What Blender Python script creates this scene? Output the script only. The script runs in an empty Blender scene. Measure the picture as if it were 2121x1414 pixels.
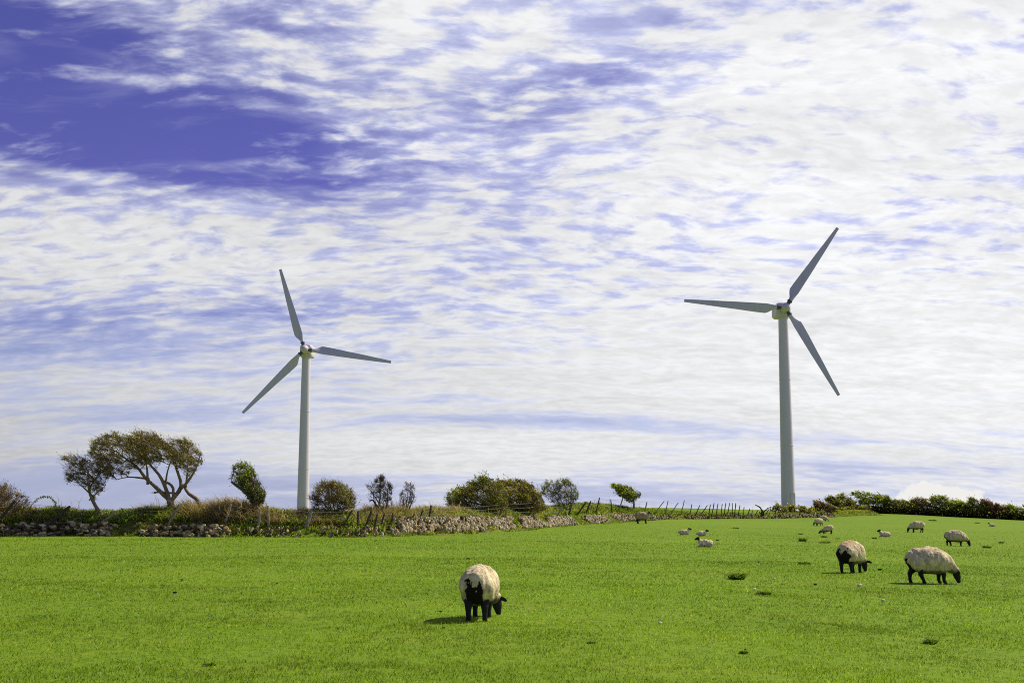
import bpy, math, random
import numpy as np
from mathutils import Vector, Matrix

random.seed(7)
rng = np.random.default_rng(7)
R = math.radians
S = bpy.context.scene
COL = S.collection

# ------------------------------------------------------------------ camera
F_PX, CX, CY, EYE = 2530.0, 1060.5, 707.0, 1.6      # photo is 2121 x 1414
PITCH = math.atan(333.0 / F_PX)
cam_data = bpy.data.cameras.new('camera')
cam_data.sensor_width = 36.0
cam_data.lens = 36.0 * F_PX / 2121.0
cam_data.clip_start = 0.1
cam_data.clip_end = 20000.0
cam = bpy.data.objects.new('camera', cam_data)
cam.location = (0, 0, EYE)
cam.rotation_euler = (R(90) + PITCH, 0, 0)
COL.objects.link(cam)
S.camera = cam

# ------------------------------------------------------------------ view
S.view_settings.view_transform = 'Standard'
S.view_settings.look = 'None'
S.view_settings.exposure = 0.0
S.view_settings.gamma = 1.0
S.view_settings.use_curve_mapping = False
S.render.engine = 'CYCLES'
S.cycles.max_bounces = 6
S.cycles.use_denoising = False
S.cycles.filter_width = 1.05
S.cycles.sample_clamp_indirect = 4.0
S.cycles.transparent_max_bounces = 8

# ------------------------------------------------------------------ sun
SUN_EL, SUN_AZ = R(46), R(60)            # azimuth measured from +Y towards +X
sun_dir = Vector((math.sin(SUN_AZ) * math.cos(SUN_EL), math.cos(SUN_AZ) * math.cos(SUN_EL), math.sin(SUN_EL)))
sd = bpy.data.lights.new('sun', 'SUN')
sd.energy = 5.0
sd.angle = R(0.53)
sd.color = (1.0, 0.93, 0.80)
sun = bpy.data.objects.new('sun', sd)
sun.rotation_euler = (-sun_dir).to_track_quat('-Z', 'Y').to_euler()
sun.location = (60, 40, 80)
COL.objects.link(sun)


# ------------------------------------------------------------------ node helper
class NT:
    def __init__(self, tree):
        self.t = tree
        self.L = tree.links
    def new(self, kind, **kw):
        n = self.t.nodes.new(kind)
        for k, v in kw.items():
            setattr(n, k, v)
        return n
    def put(self, sock, v):
        if v is None:
            return
        if isinstance(v, bpy.types.NodeSocket):
            self.L.new(v, sock)
        else:
            sock.default_value = v
    def m(self, op, a, b=None, c=None, clamp=False):
        n = self.new('ShaderNodeMath', operation=op, use_clamp=clamp)
        for i, v in enumerate((a, b, c)):
            self.put(n.inputs[i], v)
        return n.outputs[0]
    def add(self, a, b): return self.m('ADD', a, b)
    def sub(self, a, b): return self.m('SUBTRACT', a, b)
    def mul(self, a, b): return self.m('MULTIPLY', a, b)
    def sstep(self, x, lo, hi, a=0.0, b=1.0):
        n = self.new('ShaderNodeMapRange', interpolation_type='SMOOTHSTEP')
        for i, v in enumerate((x, lo, hi, a, b)):
            self.put(n.inputs[i], v)
        return n.outputs[0]
    def lin(self, x, lo, hi, a=0.0, b=1.0):
        n = self.new('ShaderNodeMapRange')
        for i, v in enumerate((x, lo, hi, a, b)):
            self.put(n.inputs[i], v)
        return n.outputs[0]
    def mix(self, f, a, b, mode='MIX'):
        n = self.new('ShaderNodeMix', data_type='RGBA', blend_type=mode)
        self.put(n.inputs[0], f)
        for i, v in ((6, a), (7, b)):
            if isinstance(v, tuple) and len(v) == 3:
                v = (*v, 1.0)
            self.put(n.inputs[i], v)
        return n.outputs[2]
    def noise(self, vec, scale, detail=4, rough=0.5, dist=0.0, lac=2.0, dims='3D'):
        n = self.new('ShaderNodeTexNoise', noise_dimensions=dims)
        self.put(n.inputs['Vector'], vec)
        n.inputs['Scale'].default_value = scale
        n.inputs['Detail'].default_value = detail
        n.inputs['Roughness'].default_value = rough
        n.inputs['Lacunarity'].default_value = lac
        n.inputs['Distortion'].default_value = dist
        return n.outputs[0]
    def xyz(self, x, y, z):
        n = self.new('ShaderNodeCombineXYZ')
        for i, v in enumerate((x, y, z)):
            self.put(n.inputs[i], v)
        return n.outputs[0]


# ------------------------------------------------------------------ sky
world = bpy.data.worlds.new('World')
S.world = world
world.use_nodes = True
wt = world.node_tree
wt.nodes.clear()
N = NT(wt)
sky = N.new('ShaderNodeTexSky', sky_type='NISHITA')
sky.sun_disc = False
sky.sun_elevation = SUN_EL
sky.sun_rotation = SUN_AZ
sky.altitude = 50
sky.air_density = 1.0
sky.dust_density = 0.3
sky.ozone_density = 3.0
geo = N.new('ShaderNodeTexCoord')
dirv = geo.outputs['Generated']
sep = N.new('ShaderNodeSeparateXYZ')
N.L.new(dirv, sep.inputs[0])
dx, dy, dz = sep.outputs
el = N.m('ARCSINE', dz)
az = N.m('ARCTAN2', dx, dy)
K = 57.29578
eld = N.mul(el, K)
azd = N.mul(az, K)
# cloud deck seen in perspective (flattened towards the horizon by the earth's curve)
den = N.add(N.m('MAXIMUM', dz, 0.0), 0.25)
u = N.m('DIVIDE', dx, den)
v = N.m('DIVIDE', dy, den)
SKY_TEST_AZ = None


def blob(a0, e0, sa, se, amp, rot=0.0):
    """soft patch of more (or less) cloud around azimuth a0, elevation e0 in degrees"""
    a = N.sub(azd, a0)
    e = N.sub(eld, e0)
    c, s = math.cos(R(rot)), math.sin(R(rot))
    a2 = N.mul(N.add(N.mul(a, c), N.mul(e, s)), 1.0 / sa)
    e2 = N.mul(N.sub(N.mul(e, c), N.mul(a, s)), 1.0 / se)
    q = N.add(N.mul(a2, a2), N.mul(e2, e2))
    return N.mul(N.m('POWER', 2.718, N.mul(q, -1.0)), amp)


def px_dir(px, py):
    a = (px - CX) / F_PX
    b = (CY - py) / F_PX
    y = math.cos(PITCH) - b * math.sin(PITCH)
    z = math.sin(PITCH) + b * math.cos(PITCH)
    return Vector((a, y, z))


def pblob(px, py, sx, sy, amp, rot=0.0):
    d = px_dir(px, py)
    return blob(math.degrees(math.atan2(d.x, d.y)), math.degrees(math.asin(d.z / d.length)),
                math.degrees(sx / F_PX), math.degrees(sy / F_PX), amp, rot)


uv = N.xyz(u, v, 0.0)
warp = N.new('ShaderNodeTexNoise', noise_dimensions='3D')
N.L.new(uv, warp.inputs['Vector'])
warp.inputs['Scale'].default_value = 2.6
warp.inputs['Detail'].default_value = 3
wv = N.new('ShaderNodeVectorMath', operation='SCALE')
wsub = N.new('ShaderNodeVectorMath', operation='SUBTRACT')
N.L.new(warp.outputs['Color'], wsub.inputs[0])
wsub.inputs[1].default_value = (0.5, 0.5, 0.5)
N.L.new(wsub.outputs[0], wv.inputs[0])
wv.inputs['Scale'].default_value = 0.14
wadd = N.new('ShaderNodeVectorMath', operation='ADD')
N.L.new(uv, wadd.inputs[0])
N.L.new(wv.outputs[0], wadd.inputs[1])
uvw = wadd.outputs[0]


def stretched(vec, sx, sy, off=0.0, rot=0.0):
    n = N.new('ShaderNodeMapping')
    N.L.new(vec, n.inputs['Vector'])
    n.inputs['Scale'].default_value = (sx, sy, 1)
    n.inputs['Rotation'].default_value = (0, 0, R(rot))
    n.inputs['Location'].default_value = (off, off * 0.7, 0)
    return n.outputs[0]


n_big = N.noise(stretched(uvw, 1.0, 1.3, 3.1), 1.6, 4, 0.5)
n_cell = N.sstep(N.noise(stretched(uvw, 1.0, 2.0, 8.0, 10), 11.5, 6, 0.54), 0.27, 0.73)
n_fine = N.noise(stretched(uvw, 1.0, 1.7, 5.0, -8), 22.0, 4, 0.60)
n_strat = N.noise(stretched(uvw, 0.75, 3.0, 1.7, 3), 2.0, 6, 0.55)
wisp = N.noise(stretched(uvw, 0.9, 2.6, 11.0, -8), 3.4, 7, 0.58, 0.5)

# where the deck is thick and where it breaks
cov = None
for a in [
        (40, 160, 340, 200, -0.31, -18), (330, 290, 260, 80, -0.22, 0), (540, 260, 150, 130, -0.15, 30),
        (560, 380, 200, 40, -0.16, -8),
        (1240, 165, 170, 40, -0.12, 8), (1090, 250, 170, 50, -0.09, 12), (860, 370, 210, 46, -0.09, 5),
        (1030, 440, 90, 36, -0.08, 0), (1830, 490, 60, 24, -0.17, 5), (1410, 40, 120, 34, -0.10, 0),
        (100, 690, 300, 50, -0.09, 0), (150, 860, 420, 24, -0.10, 0), (640, 640, 460, 40, -0.06, 3),
        (1120, 870, 340, 24, -0.18, 0), (1560, 905, 220, 26, -0.18, 0), (250, 1010, 420, 60, -0.28, 0),
        (1800, 965, 500, 30, -0.12, 0), (1500, 1030, 600, 26, -0.16, 0),
        (250, 510, 460, 90, 0.16, 0), (900, 930, 420, 42, 0.20, 0), (120, 730, 420, 120, -0.03, 0), (760, 800, 300, 30, -0.06, 0), (1700, 740, 560, 170, 0.22, 0),
        (1750, 330, 560, 260, 0.15, 0), (650, 560, 420, 90, 0.05, 0), (950, 60, 300, 90, 0.05, 10),
        (1900, 120, 400, 160, 0.08, 0), (500, 335, 90, 12, 0.30, 8), (140, 158, 200, 14, 0.18, 3),
        (480, 110, 260, 60, 0.09, -15), (160, 366, 60, 14, 0.20, 0),
]:
    b = pblob(*a)
    cov = b if cov is None else N.add(cov, b)
cov = N.add(cov, N.sstep(eld, 26.0, 50.0, 0.0, -0.16))      # bluer overhead
hi = N.sstep(eld, 4.0, 11.0)                   # mackerel cells overhead, layered bands low down
tex_hi = N.add(N.add(N.mul(n_cell, 0.38), N.mul(n_fine, 0.40)), N.mul(n_big, 0.34))
tex_lo = N.add(N.add(N.mul(n_strat, 0.76), N.mul(n_cell, 0.14)), N.mul(wisp, 0.32))
tex = N.add(N.mul(tex_hi, hi), N.mul(tex_lo, N.sub(1.0, hi)))
dens = N.add(N.add(tex, cov), N.mul(N.add(N.mul(hi, 0.03), 0.455), -1.0))
opaque = N.sstep(dens, -0.20, 0.28)
veil = N.sstep(N.add(wisp, N.mul(cov, 0.22)), 0.40, 0.78)
veil = N.mul(veil, 0.62)
thin = N.sstep(N.add(cov, N.mul(N.sub(n_big, 0.5), 0.6)), -0.24, 0.10, 0.0, 0.46)          # an unbroken thin sheet above the cells
alpha = N.sub(1.0, N.mul(N.mul(N.sub(1.0, opaque), N.sub(1.0, N.mul(veil, 0.8))), N.sub(1.0, thin)))
# small heaped cloud far off beyond the right-hand hedge
cn = N.noise(stretched(N.xyz(azd, eld, 0.0), 1, 1.2), 2.1, 5, 0.6)
heap = N.add(N.add(pblob(1920, 1030, 70, 26, 0.9), pblob(1985, 1032, 70, 20, 0.9)), (pblob(1912, 1008, 26, 14, 0.5)))
heap = N.mul(N.sstep(N.add(heap, N.mul(N.sub(cn, 0.5), 1.2)), 0.40, 0.68), 0.92)

# light in the clouds: brighter towards the sun, greyer where thick
sdv = N.new('ShaderNodeVectorMath', operation='DOT_PRODUCT')
N.L.new(dirv, sdv.inputs[0])
sdv.inputs[1].default_value = tuple(sun_dir)
glow = N.add(N.lin(sdv.outputs['Value'], -0.35, 0.20, 0.10, 0.72), N.lin(sdv.outputs['Value'], 0.20, 0.62, 0.0, 0.20))
grey = N.add(N.mul(N.sstep(n_strat, 0.35, 0.7), 0.12), N.add(N.mul(N.sstep(n_cell, 0.1, 0.9), 0.07), N.mul(N.sstep(n_fine, 0.38, 0.62), -0.08)))
lum = N.mul(glow, N.sub(1.035, grey))
lum = N.mul(lum, 10.0)
cl = N.mix(1.0, (0.985, 0.99, 1.0), N.xyz(lum, lum, lum), 'MULTIPLY')
cool = N.mix(N.sstep(opaque, 0.3, 1.0), (0.78, 0.82, 1.06), (1.0, 1.0, 1.0))
cl = N.mix(1.0, cl, cool, 'MULTIPLY')
tint = N.mix(N.sstep(eld, 0.5, 15.0), (0.66, 0.66, 0.95), (0.60, 0.40, 0.86))
blue = N.mix(1.0, sky.outputs[0], tint, 'MULTIPLY')
blue = N.mix(N.sstep(eld, 0.0, 9.0, 0.85, 0.0), blue, (4.0, 4.5, 6.6))
clear = N.m('MAXIMUM', N.sstep(eld, 30.0, 55.0), N.sstep(dy, 0.15, -0.35))   # the deck thins out overhead and behind
alpha = N.mul(alpha, N.sub(1.0, N.mul(clear, 0.8)))
skc = N.mix(alpha, blue, cl)
skc = N.mix(heap, skc, (8.9, 8.8, 8.4))
bg = N.new('ShaderNodeBackground')
bg.inputs['Strength'].default_value = 0.1
N.L.new(skc, bg.inputs['Color'])
wo = N.new('ShaderNodeOutputWorld')
N.L.new(bg.outputs[0], wo.inputs['Surface'])

# ================================================================== helpers
def link(o, parent=None):
    COL.objects.link(o)
    if parent is not None:
        o.parent = parent
    return o


def tag(o, label=None, cat=None, group=None, kind=None):
    if label: o['label'] = label
    if cat: o['category'] = cat
    if group: o['group'] = group
    if kind: o['kind'] = kind
    return o


def empty(name, loc=(0, 0, 0), rz=0.0):
    o = bpy.data.objects.new(name, None)
    o.empty_display_size = 0.2
    o.location = loc
    o.rotation_euler = (0, 0, rz)
    return link(o)


def mesh_np(name, V, F, mat, parent=None, col=None, smooth=True, loc=None):
    """V (n,3); F: array (m,k) of one face size, or a list of such arrays; col (n,3) per point"""
    me = bpy.data.meshes.new(name)
    V = np.asarray(V, dtype=np.float32)
    Fs = [np.asarray(f, dtype=np.int32) for f in (F if isinstance(F, list) else [F]) if len(f)]
    idx = np.concatenate([f.ravel() for f in Fs])
    cnt = np.concatenate([np.full(len(f), f.shape[1], dtype=np.int32) for f in Fs])
    me.vertices.add(len(V))
    me.vertices.foreach_set('co', V.ravel())
    me.loops.add(len(idx))
    me.loops.foreach_set('vertex_index', idx)
    me.polygons.add(len(cnt))
    st = np.zeros(len(cnt), dtype=np.int32)
    st[1:] = np.cumsum(cnt)[:-1]
    me.polygons.foreach_set('loop_start', st)
    me.update(calc_edges=True)
    me.polygons.foreach_set('use_smooth', np.full(len(cnt), bool(smooth)))
    if col is not None:
        a = me.color_attributes.new('Col', 'FLOAT_COLOR', 'POINT')
        c = np.ones((len(V), 4), dtype=np.float32)
        c[:, :3] = col
        a.data.foreach_set('color', c.ravel())
    me.materials.append(mat)
    o = bpy.data.objects.new(name, me)
    if loc is not None:
        o.location = loc
    return link(o, parent)


class MB:
    """collects pieces of mesh with a colour each"""
    def __init__(self):
        self.v, self.f, self.c, self.n = [], {}, [], 0
    def put(self, V, F, col=(1, 1, 1)):
        V = np.asarray(V, dtype=float)
        for f in (F if isinstance(F, list) else [F]):
            f = np.asarray(f, dtype=np.int64)
            if len(f):
                self.f.setdefault(f.shape[1], []).append(f + self.n)
        self.v.append(V)
        c = np.empty((len(V), 3))
        c[:] = col
        self.c.append(c)
        self.n += len(V)
    def tube(self, pts, rad, sides=6, col=(1, 1, 1), cap=True):
        P = np.asarray(pts, dtype=float)
        r = np.broadcast_to(np.asarray(rad, dtype=float), (len(P),))
        T = np.gradient(P, axis=0)
        T /= np.linalg.norm(T, axis=1)[:, None] + 1e-9
        ref = np.array([0.0, 0.0, 1.0]) if abs(T[:, 2]).mean() < 0.8 else np.array([1.0, 0.0, 0.0])
        A = np.cross(T, ref)
        A /= np.linalg.norm(A, axis=1)[:, None] + 1e-9
        B = np.cross(T, A)
        th = np.linspace(0, 2 * np.pi, sides, endpoint=False)
        V = P[:, None, :] + r[:, None, None] * (np.cos(th)[None, :, None] * A[:, None, :] + np.sin(th)[None, :, None] * B[:, None, :])
        n = len(P)
        F = []
        i, j = np.meshgrid(np.arange(n - 1), np.arange(sides), indexing='ij')
        j2 = (j + 1) % sides
        F.append(np.stack([i * sides + j, (i + 1) * sides + j, (i + 1) * sides + j2, i * sides + j2], -1).reshape(-1, 4))
        V = V.reshape(-1, 3)
        if cap:
            V = np.vstack([V, P[0], P[-1]])
            k = np.arange(sides)
            k2 = (k + 1) % sides
            F.append(np.stack([np.full(sides, n * sides), k, k2], -1))
            F.append(np.stack([np.full(sides, n * sides + 1), (n - 1) * sides + k2, (n - 1) * sides + k], -1))
        self.put(V, F, col)
    def build(self, name, mat, parent=None, smooth=True, loc=None):
        return mesh_np(name, np.vstack(self.v), [np.vstack(x) for x in self.f.values()], mat, parent, np.vstack(self.c), smooth, loc)


def hash3(i, j, k, seed=0):
    h = (i * 374761393 + j * 668265263 + k * 2147483647 + seed * 144665) & 0xFFFFFFFF
    h = ((h ^ (h >> 13)) * 1274126177) & 0xFFFFFFFF
    h = h ^ (h >> 16)
    return (h & 0xFFFF) / 65535.0


def vnoise(P, scale=1.0, seed=0):
    """smooth value noise, 0..1, for points (n,3)"""
    P = np.asarray(P, dtype=float) * scale
    I = np.floor(P).astype(np.int64)
    f = P - I
    f = f * f * (3 - 2 * f)
    out = 0
    for a in (0, 1):
        for b in (0, 1):
            for c in (0, 1):
                w = (f[:, 0] if a else 1 - f[:, 0]) * (f[:, 1] if b else 1 - f[:, 1]) * (f[:, 2] if c else 1 - f[:, 2])
                out = out + w * hash3(I[:, 0] + a, I[:, 1] + b, I[:, 2] + c, seed)
    return out


def fbm(P, scale, oct=3, seed=0):
    s, a, t = 0.0, 1.0, 0.0
    for o in range(oct):
        s = s + a * vnoise(P, scale * 2 ** o, seed + o * 17)
        t += a
        a *= 0.5
    return s / t


# ================================================================== terrain
def softplus(x, w):
    return w * np.logaddexp(0, x / w)


def zg(x, y):
    x = np.asarray(x, dtype=float)
    y = np.asarray(y, dtype=float)
    d = np.hypot(x, y)
    z = -0.022 * softplus(x, 3.0)
    a = x / np.maximum(y, 1.0)
    front = 1.0 * (y > 5)

    def ss(t):
        t = np.clip(t, 0, 1)
        return t * t * (3 - 2 * t)
    right = ss((a + 0.02) / 0.14)                       # the field swells up to a crest at the right
    z = z + front * right * (1.25 - 0.6 * ss((a - 0.28) / 0.16)) * ss((d - 85) / 100)
    drop = np.maximum(d - 62, 0)
    z = z - (1 - right * front) * np.where(drop < 60, 1.6e-4 * drop ** 2, 1.6e-4 * 3600 + 0.0192 * (drop - 60))
    e = np.maximum(d - 215, 0)
    z = z - right * front * np.where(e < 400, 5e-5 * e * e, 5e-5 * 160000 + 0.040 * (e - 400))
    return z


def zgf(x, y):
    return float(zg(x, y))


def ray(px, py):
    return px_dir(px, py)


def at(px, py, Y):
    """world point at distance Y (world y) seen at photo pixel px,py"""
    d = ray(px, py)
    t = Y / d.y
    return Vector((d.x * t, Y, EYE + d.z * t))


def ground(px, py):
    """where the line of sight through a photo pixel meets the ground"""
    d = ray(px, py)
    lo, t = 2.0, 2.0
    while t < 600:
        p = Vector((d.x * t, d.y * t, EYE + d.z * t))
        if p.z < zgf(p.x, p.y):
            break
        lo = t
        t *= 1.02
    hi = t
    for _ in range(40):
        m = 0.5 * (lo + hi)
        if EYE + d.z * m < zgf(d.x * m, d.y * m):
            hi = m
        else:
            lo = m
    x, y = d.x * hi, d.y * hi
    return Vector((x, y, zgf(x, y)))


# ================================================================== materials
def new_mat(name):
    m = bpy.data.materials.new(name)
    m.use_nodes = True
    m.node_tree.nodes.clear()
    n = NT(m.node_tree)
    out = n.new('ShaderNodeOutputMaterial')
    return m, n, out


def vcol(n, name='Col'):
    a = n.new('ShaderNodeAttribute', attribute_name=name)
    return a.outputs['Color']


def mat_leafy(name, trans=0.45, rough=0.6, spec=0.25, vary=0.25, scale=3.0, tcol=(1.25, 1.25, 0.55)):
    """blades and leaves: light passes through; colour from the piece, varied by noise"""
    m, n, out = new_mat(name)
    c = vcol(n)
    g = n.new('ShaderNodeNewGeometry')
    nz = n.noise(g.outputs['Position'], scale, 3)
    k = n.lin(nz, 0.3, 0.7, 1 - vary, 1 + vary)
    c = n.mix(1.0, c, n.xyz(k, k, k), 'MULTIPLY')
    p = n.new('ShaderNodeBsdfPrincipled')
    n.put(p.inputs['Base Color'], c)
    p.inputs['Roughness'].default_value = rough
    p.inputs['Specular IOR Level'].default_value = spec
    t = n.new('ShaderNodeBsdfTranslucent')
    n.put(t.inputs['Color'], n.mix(1.0, c, tcol, 'MULTIPLY'))
    ms = n.new('ShaderNodeMixShader')
    ms.inputs[0].default_value = trans
    n.L.new(p.outputs[0], ms.inputs[1])
    n.L.new(t.outputs[0], ms.inputs[2])
    n.L.new(ms.outputs[0], out.inputs['Surface'])
    return m


def mat_vc(name, rough=0.9, spec=0.2, vary=0.3, scale=6.0, bump=0.0, bscale=30.0, stretch=(1, 1, 1), coords='Object', detail=4):
    m, n, out = new_mat(name)
    c = vcol(n)
    tc = n.new('ShaderNodeTexCoord')
    mp = n.new('ShaderNodeMapping')
    mp.inputs['Scale'].default_value = stretch
    n.L.new(tc.outputs[coords], mp.inputs['Vector'])
    nz = n.noise(mp.outputs[0], scale, detail, 0.6)
    k = n.lin(nz, 0.3, 0.7, 1 - vary, 1 + vary)
    c = n.mix(1.0, c, n.xyz(k, k, k), 'MULTIPLY')
    p = n.new('ShaderNodeBsdfPrincipled')
    n.put(p.inputs['Base Color'], c)
    p.inputs['Roughness'].default_value = rough
    p.inputs['Specular IOR Level'].default_value = spec
    if bump:
        b = n.new('ShaderNodeBump')
        b.inputs['Strength'].default_value = bump
        b.inputs['Distance'].default_value = 0.02
        n.put(b.inputs['Height'], n.noise(mp.outputs[0], bscale, 4, 0.65))
        n.L.new(b.outputs[0], p.inputs['Normal'])
    n.L.new(p.outputs[0], out.inputs['Surface'])
    return m


def mat_field():
    m, n, out = new_mat('pasture')
    g = n.new('ShaderNodeNewGeometry')
    P = g.outputs['Position']
    big = n.noise(P, 0.05, 4, 0.55)
    mid = n.noise(P, 0.45, 4, 0.6)
    fine = n.noise(P, 9.0, 5, 0.7)
    c = n.mix(n.sstep(big, 0.35, 0.65), (0.150, 0.252, 0.011), (0.180, 0.285, 0.014))
    c = n.mix(n.sstep(mid, 0.42, 0.75), c, (0.200, 0.278, 0.016))
    c = n.mix(n.sstep(fine, 0.42, 0.70, 0.0, 0.7), c, (0.075, 0.140, 0.006))
    p = n.new('ShaderNodeBsdfPrincipled')
    n.put(p.inputs['Base Color'], c)
    p.inputs['Roughness'].default_value = 0.95
    p.inputs['Specular IOR Level'].default_value = 0.08
    b = n.new('ShaderNodeBump')
    b.inputs['Strength'].default_value = 0.6
    b.inputs['Distance'].default_value = 0.05
    n.put(b.inputs['Height'], n.noise(P, 5.0, 5, 0.7))
    n.L.new(b.outputs[0], p.inputs['Normal'])
    n.L.new(p.outputs[0], out.inputs['Surface'])
    return m


def mat_paint(name, base, dirt, rough=0.42, streak=0.5):
    """weathered gloss paint on metal or glass fibre"""
    m, n, out = new_mat(name)
    tc = n.new('ShaderNodeTexCoord')
    mp = n.new('ShaderNodeMapping')
    mp.inputs['Scale'].default_value = (2.2, 2.2, 0.16)
    n.L.new(tc.outputs['Object'], mp.inputs['Vector'])
    nz = n.noise(mp.outputs[0], 1.0, 5, 0.6)
    n2 = n.noise(tc.outputs['Object'], 0.6, 4, 0.6)
    c = n.mix(n.mul(n.sstep(nz, 0.45, 0.75), streak), base, dirt)
    c = n.mix(n.mul(n.sstep(n2, 0.5, 0.8), streak * 0.6), c, dirt)
    p = n.new('ShaderNodeBsdfPrincipled')
    n.put(p.inputs['Base Color'], c)
    n.put(p.inputs['Roughness'], n.lin(n2, 0.3, 0.7, rough - 0.08, rough + 0.12))
    p.inputs['Specular IOR Level'].default_value = 0.4
    n.L.new(p.outputs[0], out.inputs['Surface'])
    return m


M = {}
M['field'] = mat_field()
M['grass'] = mat_leafy('grass_blades', 0.42, 0.5, 0.12, 0.28, 0.35, (1.12, 1.25, 0.4))
M['leaf'] = mat_leafy('leaves', 0.55, 0.55, 0.2, 0.25, 1.5, (1.25, 1.25, 0.6))
M['under'] = mat_leafy('undergrowth', 0.58, 0.6, 0.15, 0.25, 0.8, (1.3, 1.3, 0.6))
M['bark'] = mat_vc('bark', 0.95, 0.1, 0.35, 5.0, 0.7, 25.0, (1, 1, 0.4))
M['stone'] = mat_vc('field_stone', 0.9, 0.2, 0.35, 9.0, 0.6, 30.0)
M['bank'] = mat_vc('turf_bank', 0.98, 0.05, 0.35, 2.5, 0.9, 12.0)
M['post'] = mat_vc('weathered_wood', 0.9, 0.15, 0.35, 14.0, 0.5, 40.0, (1, 1, 0.15))
M['wire'] = mat_vc('galvanised_wire', 0.5, 0.5, 0.1, 5.0)
M['wool'] = mat_vc('wool', 1.0, 0.05, 0.22, 22.0, 1.0, 45.0, (1, 1, 0.55))
M['hide'] = mat_vc('sheep_hair', 0.75, 0.25, 0.2, 25.0, 0.3, 60.0)
M['tower'] = mat_paint('tower_paint', (0.73, 0.65, 0.68), (0.57, 0.51, 0.51), 0.45, 0.35)
M['blade'] = mat_paint('blade_gelcoat', (0.62, 0.57, 0.62), (0.47, 0.43, 0.46), 0.38, 0.5)
M['nacelle'] = mat_paint('nacelle_paint', (0.66, 0.585, 0.575), (0.50, 0.44, 0.42), 0.45, 0.7)
M['collar'] = mat_paint('blade_bearing_steel', (0.10, 0.10, 0.12), (0.04, 0.04, 0.05), 0.5, 0.5)

# ------------------------------------------------------------------ ground
def build_ground():
    ys = np.concatenate([np.linspace(-60, 4, 12), np.linspace(5, 40, 120), np.geomspace(40.5, 260, 170), np.geomspace(265, 9000, 45)])
    s = np.concatenate([np.linspace(-1, -0.01, 70) , np.linspace(0, 1, 70)])
    s = np.sign(s) * (0.35 * np.abs(s) + 0.65 * np.abs(s) ** 4)
    X = np.outer(np.ones_like(ys), s)
    half = np.where(ys < 260, 260 + 0 * ys, 260 * (ys / 260) ** 1.1)
    X = X * half[:, None]
    Y = np.outer(ys, np.ones_like(s))
    Z = zg(X, Y)
    P = np.stack([X.ravel(), Y.ravel(), np.zeros(X.size)], 1)
    d = np.hypot(P[:, 0], P[:, 1])
    amp = np.where(d < 260, 1.0, 0.0)
    Z = Z.ravel() + amp * ((fbm(P, 0.35, 3, 3) - 0.5) * 0.06 + (fbm(P, 0.07, 2, 9) - 0.5) * 0.10)
    V = np.stack([X.ravel(), Y.ravel(), Z], 1)
    ny, nx = X.shape
    i, j = np.meshgrid(np.arange(ny - 1), np.arange(nx - 1), indexing='ij')
    F = np.stack([i * nx + j, i * nx + j + 1, (i + 1) * nx + j + 1, (i + 1) * nx + j], -1).reshape(-1, 4)
    o = mesh_np('ground', V, F, M['field'])
    tag(o, 'gently sloping green sheep pasture reaching the skyline', kind='structure')


build_ground()


def blades(base, h, w, lean, az, curl, face):
    """two-segment tapering blades; arrays of n. Returns V (n*5,3), F quads+tris"""
    n = len(h)
    dirv = np.stack([np.cos(az), np.sin(az), np.zeros(n)], 1)
    side = np.stack([-np.sin(face), np.cos(face), np.zeros(n)], 1) * (w * 0.5)[:, None]
    up = np.array([0, 0, 1.0])
    mid = base + up * (h * 0.55)[:, None] + dirv * (h * lean * 0.4)[:, None]
    tip = base + up * (h * (1 - 0.25 * curl))[:, None] + dirv * (h * (lean + 0.5 * curl))[:, None]
    V = np.stack([base - side, base + side, mid + side * 0.75, mid - side * 0.75, tip], 1).reshape(-1, 3)
    k = np.arange(n)[:, None] * 5
    return V, [k + np.array([[0, 1, 2, 3]]), k + np.array([[3, 2, 4]])]


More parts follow.
